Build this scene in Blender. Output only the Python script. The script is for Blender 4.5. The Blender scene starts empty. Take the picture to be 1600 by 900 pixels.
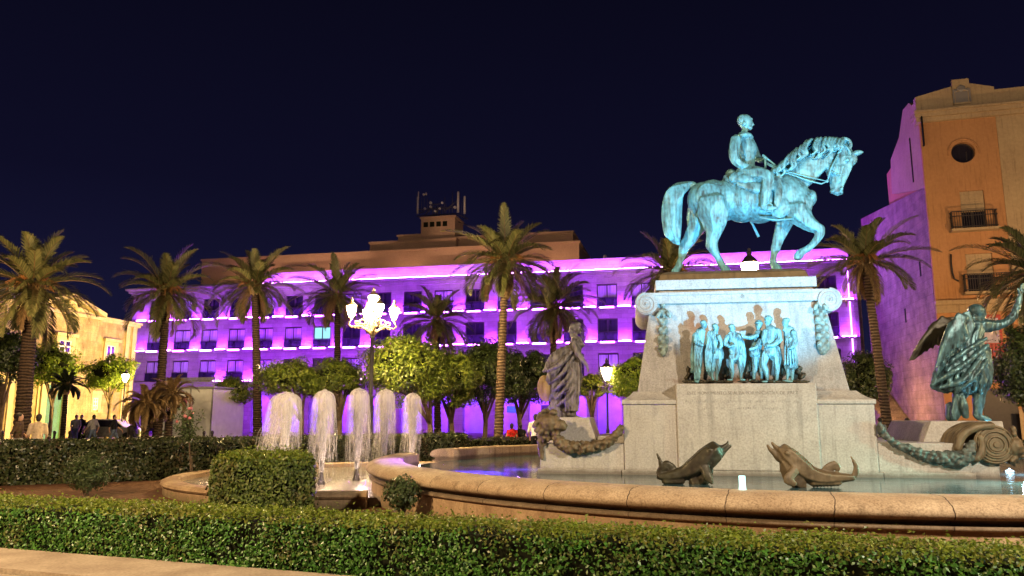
import bpy, bmesh, math, random
import numpy as np
from mathutils import Vector, Matrix, noise
R = math.radians
PI = math.pi
SC = bpy.context.scene
COL = SC.collection
rng = np.random.default_rng(7)

# ---------------------------------------------------------------- camera maths
F = 1200.0
TH = math.atan(200 / 1200.0)
cT, sT = math.cos(TH), math.sin(TH)
CZ = 1.65


def ray(px, py):
    u = (px - 800) / F
    v = (450 - py) / F
    d = cT - sT * v
    return u / d, (sT + cT * v) / d


def W(px, py, Y):
    a, b = ray(px, py)
    return Vector((a * Y, Y, CZ + b * Y))


def XA(px, Y, z):
    t = (z - CZ) / Y
    v = (t * cT - sT) / (cT + t * sT)
    return (px - 800) / F * (cT * 1 - sT * v) ** -1 * Y


class Frame:
    """a vertical plan frame: x along a facade, y into its depth, z up"""

    def __init__(self, P, ang):
        self.P = (P[0], P[1])
        self.a = ang
        self.ex = (math.cos(ang), math.sin(ang))
        self.ey = (-math.sin(ang), math.cos(ang))

    def hit(self, px, py, yl=0.0):
        a, b = ray(px, py)
        Y = (self.ey[0] * self.P[0] + self.ey[1] * self.P[1] + yl) / (self.ey[0] * a + self.ey[1])
        X = a * Y
        return ((X - self.P[0]) * self.ex[0] + (Y - self.P[1]) * self.ex[1], CZ + b * Y)

    def p(self, px, py, yl=0.0):
        x, z = self.hit(px, py, yl)
        return Vector((x, yl, z))

    def w(self, x, y, z):
        return Vector((self.P[0] + self.ex[0] * x + self.ey[0] * y, self.P[1] + self.ex[1] * x + self.ey[1] * y, z))


# ---------------------------------------------------------------- object helpers
def tag(o, label=None, cat=None, group=None, kind=None):
    if label: o['label'] = label
    if cat: o['category'] = cat
    if group: o['group'] = group
    if kind: o['kind'] = kind
    return o


def thing(name, label, cat, loc=(0, 0, 0), rz=0.0, group=None):
    o = bpy.data.objects.new(name, None)
    COL.objects.link(o)
    o.location = loc
    o.rotation_euler = (0, 0, rz)
    o.empty_display_size = .2
    return tag(o, label, cat, group)


def link(name, me, mat=None, parent=None):
    o = bpy.data.objects.new(name, me)
    COL.objects.link(o)
    if mat is not None:
        for m in (mat if isinstance(mat, (list, tuple)) else [mat]):
            me.materials.append(m)
    if parent is not None:
        o.parent = parent
    return o


def copy_tree(o, parent=None):
    c = o.copy()
    COL.objects.link(c)
    if parent is not None:
        c.parent = parent
    for ch in list(o.children):
        copy_tree(ch, c)
    return c


class MB:
    def __init__(self):
        self.v, self.f, self.m = [], [], []
        self.mi = 0

    def add(self, vs, fs):
        n = len(self.v)
        self.v += [tuple(v) for v in vs]
        self.f += [tuple(i + n for i in f) for f in fs]
        self.m += [self.mi] * len(fs)
        return self

    def box(self, c, s, rz=0.0, taper=1.0):
        x, y, z = s[0] / 2, s[1] / 2, s[2] / 2
        ca, sa = math.cos(rz), math.sin(rz)
        vs = []
        for dz, k in ((-z, 1), (z, taper)):
            for dx, dy in ((-x, -y), (x, -y), (x, y), (-x, y)):
                dx *= k; dy *= k
                vs.append((c[0] + dx * ca - dy * sa, c[1] + dx * sa + dy * ca, c[2] + dz))
        return self.add(vs, [(0, 3, 2, 1), (4, 5, 6, 7), (0, 1, 5, 4), (1, 2, 6, 5), (2, 3, 7, 6), (3, 0, 4, 7)])

    def bx(self, x0, x1, y0, y1, z0, z1):
        return self.box(((x0 + x1) / 2, (y0 + y1) / 2, (z0 + z1) / 2), (abs(x1 - x0), abs(y1 - y0), abs(z1 - z0)))

    def prism_y(self, poly, y0, y1):
        """poly = [(x,z)...] counter-clockwise seen from -y; extruded from y0 to y1"""
        n = len(poly)
        vs = [(x, y0, z) for x, z in poly] + [(x, y1, z) for x, z in poly]
        fs = [tuple(range(n)), tuple(range(2 * n - 1, n - 1, -1))]
        fs += [(i, n + i, n + (i + 1) % n, (i + 1) % n) for i in range(n)]
        return self.add(vs, fs)

    def prism_z(self, poly, z0, z1):
        n = len(poly)
        vs = [(x, y, z0) for x, y in poly] + [(x, y, z1) for x, y in poly]
        fs = [tuple(range(n - 1, -1, -1)), tuple(range(n, 2 * n))]
        fs += [(i, (i + 1) % n, n + (i + 1) % n, n + i) for i in range(n)]
        return self.add(vs, fs)

    def frustum(self, b, t):
        """b,t = (x0,x1,y0,y1,z)"""
        vs = [(b[0], b[2], b[4]), (b[1], b[2], b[4]), (b[1], b[3], b[4]), (b[0], b[3], b[4]),
              (t[0], t[2], t[4]), (t[1], t[2], t[4]), (t[1], t[3], t[4]), (t[0], t[3], t[4])]
        return self.add(vs, [(0, 3, 2, 1), (4, 5, 6, 7), (0, 1, 5, 4), (1, 2, 6, 5), (2, 3, 7, 6), (3, 0, 4, 7)])

    def lathe(self, prof, n=24, a0=0.0, a1=2 * PI, c=(0, 0, 0), caps=True):
        full = abs(a1 - a0 - 2 * PI) < 1e-6
        cols = n if full else n + 1
        vs = []
        for i in range(cols):
            a = a0 + (a1 - a0) * i / n
            for r, z in prof:
                vs.append((c[0] + r * math.cos(a), c[1] + r * math.sin(a), c[2] + z))
        k = len(prof)
        fs = []
        for i in range(n):
            j = (i + 1) % cols
            for q in range(k - 1):
                fs.append((i * k + q, j * k + q, j * k + q + 1, i * k + q + 1))
        if not full and caps:
            fs.append(tuple(range(k)))
            fs.append(tuple(range((cols - 1) * k + k - 1, (cols - 1) * k - 1, -1)))
        return self.add(vs, fs)

    def tube(self, pts, rad, n=8, caps=True):
        pts = [Vector(p) for p in pts]
        if not isinstance(rad, (list, tuple)):
            rad = [rad] * len(pts)
        vs = []
        up = Vector((0, 0, 1))
        prev = None
        for i, p in enumerate(pts):
            t = (pts[min(i + 1, len(pts) - 1)] - pts[max(i - 1, 0)])
            if t.length < 1e-9: t = Vector((0, 0, 1))
            t.normalize()
            if prev is None:
                s = t.cross(up)
                if s.length < .05: s = t.cross(Vector((1, 0, 0)))
            else:
                s = prev - t * prev.dot(t)
                if s.length < 1e-6: s = t.cross(up)
            s.normalize()
            prev = s
            b = t.cross(s)
            for k in range(n):
                a = 2 * PI * k / n
                vs.append(p + (s * math.cos(a) + b * math.sin(a)) * rad[i])
        fs = []
        for i in range(len(pts) - 1):
            for k in range(n):
                fs.append((i * n + k, i * n + (k + 1) % n, (i + 1) * n + (k + 1) % n, (i + 1) * n + k))
        if caps:
            fs.append(tuple(range(n - 1, -1, -1)))
            fs.append(tuple(range((len(pts) - 1) * n, len(pts) * n)))
        return self.add(vs, fs)

    def ball(self, c, r, n=10):
        if not isinstance(r, (tuple, list)): r = (r, r, r)
        V, Fc = ICO[1] if n <= 10 else ICO[2]
        return self.add([(c[0] + x * r[0], c[1] + y * r[1], c[2] + z * r[2]) for x, y, z in V], Fc)

    def mesh(self, name, smooth=False):
        me = bpy.data.meshes.new(name)
        me.from_pydata(self.v, [], self.f)
        if any(self.m):
            me.polygons.foreach_set('material_index', self.m)
        if smooth:
            me.polygons.foreach_set('use_smooth', [True] * len(self.f))
        me.update()
        return me

    def build(self, name, mat=None, parent=None, smooth=False, bevel=0.0):
        me = self.mesh(name, smooth)
        bm = bmesh.new(); bm.from_mesh(me)
        bmesh.ops.recalc_face_normals(bm, faces=bm.faces)
        bm.to_mesh(me); bm.free()
        o = link(name, me, mat, parent)
        if bevel:
            b = o.modifiers.new('bevel', 'BEVEL'); b.width = bevel; b.segments = 2; b.limit_method = 'ANGLE'
        return o


def _ico(sub):
    bm = bmesh.new()
    bmesh.ops.create_icosphere(bm, subdivisions=sub, radius=1)
    v = [tuple(x.co) for x in bm.verts]
    f = [tuple(q.index for q in p.verts) for p in bm.faces]
    bm.free()
    return v, f


ICO = {1: _ico(1), 2: _ico(2), 3: _ico(3)}


def np_mesh(name, V, k, mat=None, parent=None, mi=None):
    """V: (N,k,3) separate k-gons"""
    N = len(V)
    me = bpy.data.meshes.new(name)
    me.vertices.add(N * k)
    me.vertices.foreach_set('co', np.ascontiguousarray(V, dtype=np.float32).ravel())
    me.loops.add(N * k)
    me.loops.foreach_set('vertex_index', np.arange(N * k, dtype=np.int32))
    me.polygons.add(N)
    me.polygons.foreach_set('loop_start', np.arange(0, N * k, k, dtype=np.int32))
    me.update(calc_edges=True)
    me.validate()
    return link(name, me, mat, parent)


def join_np(name, o_main, o_more):
    """join the raw mesh of o_more into o_main (same parent space), keeping materials"""
    bm = bmesh.new()
    bm.from_mesh(o_main.data)
    nm = len(o_main.data.materials)
    n0 = len(bm.faces)
    bm.from_mesh(o_more.data)
    bm.faces.ensure_lookup_table()
    for f in bm.faces[n0:]:
        f.material_index += nm
    for m in o_more.data.materials: o_main.data.materials.append(m)
    bm.to_mesh(o_main.data); bm.free()
    me = o_more.data
    bpy.data.objects.remove(o_more); bpy.data.meshes.remove(me)
    o_main.name = name
    return o_main


# ---------------------------------------------------------------- sculpting: blended ellipsoids, voxel-remeshed into one skin
def crom(P, n):
    P = np.array(P, float)
    if len(P) == 2:
        t = np.linspace(0, 1, n)[:, None]
        return P[0] * (1 - t) + P[1] * t
    Q = np.vstack([2 * P[0] - P[1], P, 2 * P[-1] - P[-2]])
    out = []
    for i in range(1, len(Q) - 2):
        p0, p1, p2, p3 = Q[i - 1], Q[i], Q[i + 1], Q[i + 2]
        t = np.linspace(0, 1, n, endpoint=False)[:, None]
        out.append(.5 * (2 * p1 + (p2 - p0) * t + (2 * p0 - 5 * p1 + 4 * p2 - p3) * t ** 2 + (3 * p1 - p0 - 3 * p2 + p3) * t ** 3))
    return np.vstack(out + [P[-1:]])


class Sculpt:
    def __init__(self):
        self.V, self.Fs, self.n = [], [], 0

    def ell(self, c, r, sub=2, ang=0.0):
        V, Fc = ICO[sub]
        V = np.array(V) * np.array(r if isinstance(r, (tuple, list, np.ndarray)) else (r, r, r))
        if ang:
            ca, sa = math.cos(ang), math.sin(ang)
            V = np.stack([V[:, 0] * ca - V[:, 2] * sa, V[:, 1], V[:, 0] * sa + V[:, 2] * ca], 1)
        self.V.append(V + np.array(c))
        self.Fs.append(np.array(Fc) + self.n)
        self.n += len(V)
        return self

    def chain(self, pts, dk=1.0, n=None):
        """pts = [(Vector, radius)...]; dk flattens in depth"""
        P = [(*p[0], p[1]) for p in pts]
        L = sum((Vector(a[:3]) - Vector(b[:3])).length for a, b in zip(P, P[1:]))
        rm = min(p[3] for p in P)
        n = n or max(3, int(math.ceil(L / len(P) / max(rm * .45, .012))))
        n = min(n, 24)
        for x, y, z, r in crom(P, n):
            r = max(r, .004)
            self.ell((x, y, z), (r, r * dk, r), 1)
        return self

    def poly(self, poly, y0, y1, yc=0.0):
        """thick flat piece in the xz plane (curved by yc at its far end)"""
        b = MB().prism_y(poly, y0, y1)
        bm = bmesh.new()
        vs = [bm.verts.new(v) for v in b.v]
        for f in b.f: bm.faces.new([vs[i] for i in f])
        bmesh.ops.triangulate(bm, faces=bm.faces)
        bmesh.ops.recalc_face_normals(bm, faces=bm.faces)
        bm.verts.index_update()
        self.V.append(np.array([tuple(v.co) for v in bm.verts]))
        self.Fs.append(np.array([[q.index for q in f.verts] for f in bm.faces]) + self.n)
        self.n += len(bm.verts)
        bm.free()
        return self

    def build(self, name, mat, parent=None, voxel=.02, smooth=4, fold=0.0, ff=9.0, fz=.22, rough=0.0, dec=1.0, zr=None):
        V = np.vstack(self.V); Fc = np.vstack(self.Fs)
        me = bpy.data.meshes.new('tmp')
        me.from_pydata(V.tolist(), [], Fc.tolist())
        o = bpy.data.objects.new('tmp', me)
        COL.objects.link(o)
        m = o.modifiers.new('r', 'REMESH'); m.mode = 'VOXEL'; m.voxel_size = voxel; m.adaptivity = 0
        s = o.modifiers.new('s', 'SMOOTH'); s.factor = .5; s.iterations = smooth
        if dec < 1:
            d = o.modifiers.new('d', 'DECIMATE'); d.ratio = dec
        dg = bpy.context.evaluated_depsgraph_get()
        out = bpy.data.meshes.new_from_object(o.evaluated_get(dg), depsgraph=dg)
        bpy.data.objects.remove(o); bpy.data.meshes.remove(me)
        out.name = name
        if fold or rough:
            N = len(out.vertices)
            co = np.empty(N * 3, np.float32); out.vertices.foreach_get('co', co); co = co.reshape(-1, 3)
            no = np.empty(N * 3, np.float32); out.vertices.foreach_get('normal', no); no = no.reshape(-1, 3)
            dv = np.zeros(N, np.float32)
            for i in range(N):
                x, y, z = co[i]
                d = 0.0
                if fold and (zr is None or zr[0] < z < zr[1]):
                    w = noise.noise((x * ff + .6 * math.sin(z * 5), y * ff, z * ff * fz))
                    d += fold * (1 - 2 * abs(w) ** .6)
                if rough:
                    d += rough * noise.noise((x * 14, y * 14, z * 14))
                dv[i] = d
            co += no * dv[:, None]
            out.vertices.foreach_set('co', co.ravel())
        out.materials.clear()
        out.polygons.foreach_set('use_smooth', [True] * len(out.polygons))
        out.update()
        return link(name, out, mat, parent)


# ---------------------------------------------------------------- materials
MATS = {}


class NT:
    def __init__(self, name):
        self.m = bpy.data.materials.new(name)
        self.m.use_nodes = True
        self.t = self.m.node_tree
        self.t.nodes.clear()
        self.out = self.n('ShaderNodeOutputMaterial')

    def n(self, typ, **kw):
        nd = self.t.nodes.new(typ)
        for k, v in kw.items():
            if k.startswith('i_'):
                nd.inputs[k[2:].replace('_', ' ')].default_value = v
            else:
                setattr(nd, k, v)
        return nd

    def l(self, a, b):
        self.t.links.new(a, b)

    def ramp(self, fac, stops):
        r = self.n('ShaderNodeValToRGB')
        e = r.color_ramp.elements
        while len(e) < len(stops): e.new(.5)
        for i, (p, c) in enumerate(stops):
            e[i].position = p
            e[i].color = (*c, 1) if len(c) == 3 else c
        self.l(fac, r.inputs[0])
        return r.outputs[0]

    def mix(self, fac, a, b, mode='MIX'):
        m = self.n('ShaderNodeMix', data_type='RGBA', blend_type=mode)
        for s, v in ((m.inputs[0], fac), (m.inputs[6], a), (m.inputs[7], b)):
            if hasattr(v, 'type') and hasattr(v, 'links'): self.l(v, s)
            elif isinstance(v, (int, float)): s.default_value = v
            else: s.default_value = (*v, 1)
        return m.outputs[2]

    def math(self, op, a, b=None, c=None):
        m = self.n('ShaderNodeMath', operation=op)
        for s, v in zip(m.inputs, (a, b, c)):
            if v is None: continue
            if hasattr(v, 'links'): self.l(v, s)
            else: s.default_value = v
        return m.outputs[0]

    def coord(self, scale=(1, 1, 1), which='Object'):
        tc = self.n('ShaderNodeTexCoord')
        mp = self.n('ShaderNodeMapping')
        mp.inputs['Scale'].default_value = scale
        self.l(tc.outputs[which], mp.inputs[0])
        return mp.outputs[0]

    def noise(self, vec, scale=5, detail=4, rough=.55, dist=0):
        nz = self.n('ShaderNodeTexNoise')
        nz.inputs['Scale'].default_value = scale
        nz.inputs['Detail'].default_value = detail
        nz.inputs['Roughness'].default_value = rough
        nz.inputs['Distortion'].default_value = dist
        self.l(vec, nz.inputs['Vector'])
        return nz.outputs[0]

    def bsdf(self, color, rough=.8, metal=0, spec=.3, bump=None, bstr=.3, bdist=.02):
        b = self.n('ShaderNodeBsdfPrincipled')
        if hasattr(color, 'links'): self.l(color, b.inputs['Base Color'])
        else: b.inputs['Base Color'].default_value = (*color, 1)
        if hasattr(rough, 'links'): self.l(rough, b.inputs['Roughness'])
        else: b.inputs['Roughness'].default_value = rough
        b.inputs['Metallic'].default_value = metal
        b.inputs['Specular IOR Level'].default_value = spec
        if bump is not None:
            bp = self.n('ShaderNodeBump')
            bp.inputs['Strength'].default_value = bstr
            bp.inputs['Distance'].default_value = bdist
            self.l(bump, bp.inputs['Height'])
            self.l(bp.outputs[0], b.inputs['Normal'])
        return b

    def done(self, sh):
        self.l(sh.outputs[0] if hasattr(sh, 'outputs') else sh, self.out.inputs[0])
        return self.m


def m_stone(name, base, dark, sc=3.0, streak=True, speck=.5, bump=.35, patches=None, soil=None, brick=None, rough=.85):
    t = NT(name)
    v = t.coord()
    n1 = t.noise(v, sc, 6, .6)
    n2 = t.noise(v, sc * 14, 3, .6)
    c = t.mix(t.ramp(n1, [(.3, (0, 0, 0)), (.7, (1, 1, 1))]), dark, base)
    c = t.mix(speck, c, t.ramp(n2, [(.3, (.45, .43, .4)), (.65, (1, 1, 1))]), 'MULTIPLY')
    h = t.math('ADD', n1, t.math('MULTIPLY', n2, .5))
    if streak:
        vs = t.coord((6, 6, .5))
        st = t.noise(vs, 1.3, 5, .6)
        c = t.mix(t.ramp(st, [(.52, (0, 0, 0)), (.75, (.6, .6, .6))]), c, tuple(x * .45 for x in dark))
    if brick:
        bw, bh, mort = brick
        br = t.n('ShaderNodeTexBrick')
        br.inputs['Scale'].default_value = 1
        br.inputs['Brick Width'].default_value = bw
        br.inputs['Row Height'].default_value = bh
        br.inputs['Mortar Size'].default_value = mort
        br.inputs['Mortar Smooth'].default_value = .3
        br.inputs['Color1'].default_value = (1, 1, 1, 1)
        br.inputs['Color2'].default_value = (.78, .76, .74, 1)
        br.inputs['Mortar'].default_value = (.55, .52, .5, 1)
        tc = t.n('ShaderNodeTexCoord')
        sp = t.n('ShaderNodeSeparateXYZ'); t.l(tc.outputs['Object'], sp.inputs[0])
        cb = t.n('ShaderNodeCombineXYZ')
        t.l(t.math('ADD', sp.outputs[0], sp.outputs[1]), cb.inputs[0]); t.l(sp.outputs[2], cb.inputs[1])
        t.l(cb.outputs[0], br.inputs['Vector'])
        c = t.mix(1.0, c, br.outputs[0], 'MULTIPLY')
        h = t.math('SUBTRACT', h, t.math('MULTIPLY', br.outputs['Fac'], .8))
    if patches:  # soft blots: painted cast shadows of the figures, and rust
        tc = t.n('ShaderNodeTexCoord')
        wob = t.noise(v, 4, 4)
        for (p, r, col, k) in patches:
            sub = t.n('ShaderNodeVectorMath', operation='SUBTRACT'); sub.inputs[1].default_value = p
            t.l(tc.outputs['Object'], sub.inputs[0])
            scl = t.n('ShaderNodeVectorMath', operation='DIVIDE'); scl.inputs[1].default_value = r
            t.l(sub.outputs[0], scl.inputs[0])
            ln = t.n('ShaderNodeVectorMath', operation='LENGTH'); t.l(scl.outputs[0], ln.inputs[0])
            d = t.math('ADD', ln.outputs['Value'], t.math('MULTIPLY', t.math('SUBTRACT', wob, .5), 1.6))
            fac = t.ramp(d, [(.35, (k, k, k)), (1.0, (0, 0, 0))])
            c = t.mix(fac, c, col)
    if soil:   # damp dirt line: (z0, z1, colour)
        tc = t.n('ShaderNodeTexCoord')
        sp = t.n('ShaderNodeSeparateXYZ'); t.l(tc.outputs['Object'], sp.inputs[0])
        z = t.math('ADD', sp.outputs[2], t.math('MULTIPLY', t.math('SUBTRACT', t.noise(v, 5, 4), .5), .12))
        mr = t.n('ShaderNodeMapRange'); mr.inputs[1].default_value = soil[0]; mr.inputs[2].default_value = soil[1]
        mr.inputs[3].default_value = .8; mr.inputs[4].default_value = 0
        t.l(z, mr.inputs[0])
        c = t.mix(mr.outputs[0], c, soil[2])
    return t.done(t.bsdf(c, rough, 0, .25, h, bump, .02))


def m_plain(name, col, rough=.6, metal=0, spec=.4, var=.25, sc=8):
    t = NT(name)
    n1 = t.noise(t.coord(), sc, 5)
    c = t.mix(t.ramp(n1, [(.3, (0, 0, 0)), (.7, (1, 1, 1))]), tuple(x * (1 - var) for x in col), tuple(min(1, x * (1 + var)) for x in col))
    return t.done(t.bsdf(c, rough, metal, spec, n1, .15, .01))


def m_emit(name, col, s):
    t = NT(name)
    e = t.n('ShaderNodeEmission')
    e.inputs[0].default_value = (*col, 1); e.inputs[1].default_value = s
    return t.done(e)


def m_bronze(name, dark, green, lo=.35, hi=.62, streak=(5, 5, .8), metal=.25, rough=.5):
    t = NT(name)
    v = t.coord()
    n1 = t.noise(t.coord(streak), 1.6, 6, .62, .4)
    n2 = t.noise(v, 5, 5, .6)
    geo = t.n('ShaderNodeNewGeometry')
    f = t.math('ADD', t.math('MULTIPLY', n1, .6), t.math('MULTIPLY', n2, .4))
    f = t.math('ADD', f, t.math('MULTIPLY', t.math('SUBTRACT', geo.outputs['Pointiness'], .5), 1.6))
    c = t.mix(t.ramp(f, [(lo, (0, 0, 0)), (hi, (1, 1, 1))]), dark, green)
    n3 = t.noise(v, 40, 3, .6)
    h = t.math('ADD', n2, t.math('MULTIPLY', n3, .25))
    return t.done(t.bsdf(c, rough, metal, .45, h, .35, .015))


def m_leaf(name, a, b, c=None, trans=.25, rough=.45, spec=.35, dead=None):
    t = NT(name)
    g = t.n('ShaderNodeNewGeometry')
    n1 = t.noise(t.coord(which='Object'), .9, 3)
    f = t.math('ADD', t.math('MULTIPLY', g.outputs['Random Per Island'], .7), t.math('MULTIPLY', n1, .4))
    col = t.ramp(f, [(.12, a), (.6, b), (.95, c or b)])
    if dead:
        n2 = t.noise(t.coord(), 1.5, 5, .7)
        ff = t.math('ADD', n2, t.math('MULTIPLY', t.math('SUBTRACT', g.outputs['Random Per Island'], .5), .28))
        col = t.mix(t.ramp(ff, [(.54, (0, 0, 0)), (.72, (.85, .85, .85))]), col, dead)
    bs = t.bsdf(col, rough, 0, spec)
    tr = t.n('ShaderNodeBsdfTranslucent'); t.l(col, tr.inputs[0])
    mx = t.n('ShaderNodeMixShader'); mx.inputs[0].default_value = trans
    t.l(bs.outputs[0], mx.inputs[1]); t.l(tr.outputs[0], mx.inputs[2])
    return t.done(mx)


def m_water(name, col, rough=.03, sc=3.2, bstr=.22):
    t = NT(name)
    v = t.coord()
    h = t.math('ADD', t.noise(v, sc, 4, .55, .6), t.math('MULTIPLY', t.noise(v, sc * 4, 3), .35))
    b = t.bsdf(col, rough, 0, .5, h, bstr, .03)
    b.inputs['IOR'].default_value = 1.33
    return t.done(b)


M = {}


def mats():
    M['pave'] = m_stone('plaza paving', (.30, .26, .22), (.20, .17, .15), 1.2, False, .5, .2, brick=(.6, .4, .012))
    M['soil'] = m_stone('garden soil', (.19, .085, .04), (.09, .04, .02), 6, False, .8, .8)
    M['kerb'] = m_stone('kerb stone', (.40, .33, .25), (.26, .20, .15), 2.2, False, .55, .3)
    M['walk'] = m_stone('front path slabs', (.36, .29, .21), (.25, .20, .14), 1.4, False, .5, .25, brick=(1.9, .9, .012))
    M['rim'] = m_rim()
    M['basin'] = m_stone('basin wall stone', (.50, .36, .22), (.30, .19, .11), 2.2, True, .6, .4, soil=(.0, .18, (.12, .10, .05)))
    M['granite'] = m_stone('monument granite', (.55, .53, .49), (.43, .41, .38), 2.0, True, .55, .25, soil=(.48, .60, (.12, .10, .08)))
    M['granite_relief'] = m_stone('pedestal granite with figure shadows and rust stains', (.48, .47, .46), (.35, .34, .33), 2.6, True, .65, .3,
                                  patches=RUST_AND_SHADOWS)
    M['bronze'] = m_bronze('verdigris bronze', (.055, .085, .09), (.16, .46, .55), .35, .60, (10, 10, .7))
    M['bronze_relief'] = m_bronze('relief bronze', (.035, .035, .03), (.17, .40, .45), .36, .60, (4, 4, 2))
    M['bronze_dark'] = m_bronze('dark bronze', (.03, .022, .014), (.09, .085, .05), .4, .75, (3, 3, 2), .35, .45)
    M['bronze_brown'] = m_bronze('brown bronze', (.06, .04, .022), (.20, .15, .085), .32, .68, (4, 4, 1.5), .2, .55)
    M['bronze_ochre_lit'] = m_bronze('ochre lit bronze', (.16, .10, .04), (.34, .24, .11), .3, .6, (3, 3, 1), .1, .6)  # ochre light on the shield put into its bronze colour
    M['bronze_grey'] = m_bronze('grey bronze', (.04, .032, .03), (.21, .195, .195), .38, .62, (7, 7, 1.2), .2, .55)
    M['bronze_teal'] = m_bronze('teal bronze', (.018, .022, .022), (.11, .23, .26), .38, .62, (6, 6, 1.0), .5, .40)
    M['bronze_drop'] = m_bronze('pale green bronze', (.08, .10, .09), (.24, .32, .29), .35, .6, (4, 4, 2), .1, .6)
    M['ink_faint'] = m_plain('weathered letter traces', (.33, .32, .30), .9)
    M['bronze_garland'] = m_bronze('grey green bronze', (.03, .03, .026), (.12, .14, .125), .35, .66, (4, 4, 2), .2, .55)
    M['hedge_front'] = m_leaf('low hedge leaves', (.024, .09, .012), (.066, .20, .026), (.13, .26, .05), .2, .4, .4, (.13, .10, .035))
    M['hedge_top_lit'] = m_leaf('lamplit hedge top leaves', (.07, .115, .012), (.15, .20, .02), (.22, .26, .04), .25, .45, .35, (.20, .17, .05))  # brighter leaves on top, lamplight from above put into the colour
    M['hedge_back'] = m_leaf('tall hedge leaves', (.022, .034, .010), (.045, .060, .020), (.085, .085, .035), .15, .35, .45, (.08, .05, .025))
    M['bush'] = m_leaf('clipped bush leaves', (.025, .035, .010), (.09, .14, .025), (.16, .20, .045), .15, .5, .3, (.10, .08, .03))
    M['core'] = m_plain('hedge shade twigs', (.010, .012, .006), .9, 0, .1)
    M['shrub'] = m_leaf('loose shrub leaves', (.03, .05, .015), (.06, .09, .03), (.10, .12, .05), .25)
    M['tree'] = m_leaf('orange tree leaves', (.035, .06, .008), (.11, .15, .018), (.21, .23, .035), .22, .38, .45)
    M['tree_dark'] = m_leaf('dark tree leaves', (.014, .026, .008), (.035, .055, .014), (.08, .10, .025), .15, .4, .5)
    M['tree_lit'] = m_leaf('lamplit tree leaves', (.07, .13, .012), (.17, .25, .025), (.28, .34, .04), .3)  # lighter copy of the tree leaves, lamplight put into the colour
    M['palm'] = m_leaf('palm leaflets', (.05, .058, .018), (.115, .118, .042), (.19, .18, .075), .2, .5)
    M['palm_dark'] = m_leaf('young palm leaflets', (.01, .014, .006), (.02, .028, .012), None, .15)
    M['dry_palm'] = m_leaf('dry palm fronds', (.10, .06, .025), (.17, .11, .05), (.22, .15, .07), .2)
    M['stalk'] = m_plain('orange fruit stalks', (.30, .13, .035), .6)
    M['trunk'] = m_trunk()
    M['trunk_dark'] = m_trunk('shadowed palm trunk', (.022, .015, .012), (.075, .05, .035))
    M['bark'] = m_plain('grey brown bark', (.12, .085, .06), .9, 0, .2, .4, 6)
    M['iron'] = m_plain('dark painted iron', (.035, .03, .035), .5, .3, .5)
    M['iron_gold'] = m_plain('cream painted lamp iron', (.22, .16, .085), .5, .1, .5)
    M['led_white'] = m_emit('white violet led tube', (.40, .06, 1.0), 60)
    M['led'] = m_emit('violet led wash', (.36, .035, 1.0), 400)
    M['led_attic'] = m_emit('pink violet led wash', (.44, .075, 1.0), 190)
    M['led_corner'] = m_emit('violet corner led', (.5, .12, 1.0), 9)
    M['led_arcade'] = m_emit('deep violet arcade light', (.19, .03, 1.0), 105)
    M['violet_wall'] = m_stone('facade limestone', (.35, .30, .31), (.25, .21, .23), .8, False, .35, .2, brick=(1.1, .42, .012))
    M['arcade_wall'] = m_stone('arcade plaster', (.5, .45, .5), (.33, .28, .36), .6, False, .2, .1)
    M['roof_brick'] = m_stone('rooftop render', (.50, .33, .24), (.40, .26, .19), .5, False, .3, .15)
    M['frame'] = m_plain('dark window frame', (.025, .02, .022), .5)
    M['glass'] = m_glass('dark window glass', (.02, .018, .03))
    M['curtain'] = m_glass('curtained window glass', (.42, .38, .50))
    M['lit_window'] = m_emit('lit hotel window', (.32, .75, .85), .55)
    M['shop_blue'] = m_emit('lit blue shop front', (.06, .07, 1.0), .8)
    M['palace'] = m_stone('palace limestone', (.50, .40, .24), (.25, .18, .10), 1.3, True, .6, .35, brick=(1.3, .62, .006))
    M['palace_trim'] = m_stone('palace trim', (.55, .45, .30), (.44, .34, .21), 1.5, True, .4, .2)
    M['white'] = m_plain('white paint', (.72, .70, .66), .5, 0, .4, .08)
    M['green_door'] = m_plain('green painted door', (.05, .14, .10), .5)
    M['orange'] = m_stone('ochre render', (.44, .23, .11), (.37, .19, .09), .4, True, .25, .12)
    M['pale'] = m_stone('pale render', (.42, .32, .20), (.34, .25, .16), .5, True, .3, .15)
    M['oldwall'] = m_stone('old stone wall', (.42, .31, .27), (.17, .12, .11), 1.1, False, .8, .5, brick=(.95, .45, .012))
    M['red'] = m_plain('red painted wood', (.28, .02, .02), .5)
    M['kiosk'] = m_plain('white metal panel', (.55, .56, .54), .4, .1, .5, .1, 3)
    M['kiosk_grey'] = m_plain('grey metal panel', (.22, .22, .22), .4, .2, .5)
    M['poster'] = m_plain('pink poster paper', (.55, .18, .20), .6)
    M['lamp_warm'] = m_emit('warm lantern glass', (1.0, .72, .30), 370)
    M['lamp_far'] = m_emit('warm street lantern', (1.0, .62, .28), 110)
    M['lamp_dim'] = m_emit('small street lantern', (1.0, .75, .5), 22)
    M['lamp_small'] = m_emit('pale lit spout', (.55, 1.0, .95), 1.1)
    M['lamp_blue'] = m_emit('blue white pool light', (.5, .8, 1.0), 3)
    M['water'] = m_water('pool water', (.05, .10, .12))
    M['water_low'] = m_water('churned pool water', (.22, .19, .16), .2, 9, .8)
    M['jet'] = m_jet()
    M['jet_spray'] = m_spray()
    M['skin'] = m_plain('skin', (.45, .26, .18), .5, 0, .3, .1)
    M['hair'] = m_plain('dark hair', (.02, .014, .01), .6)
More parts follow.
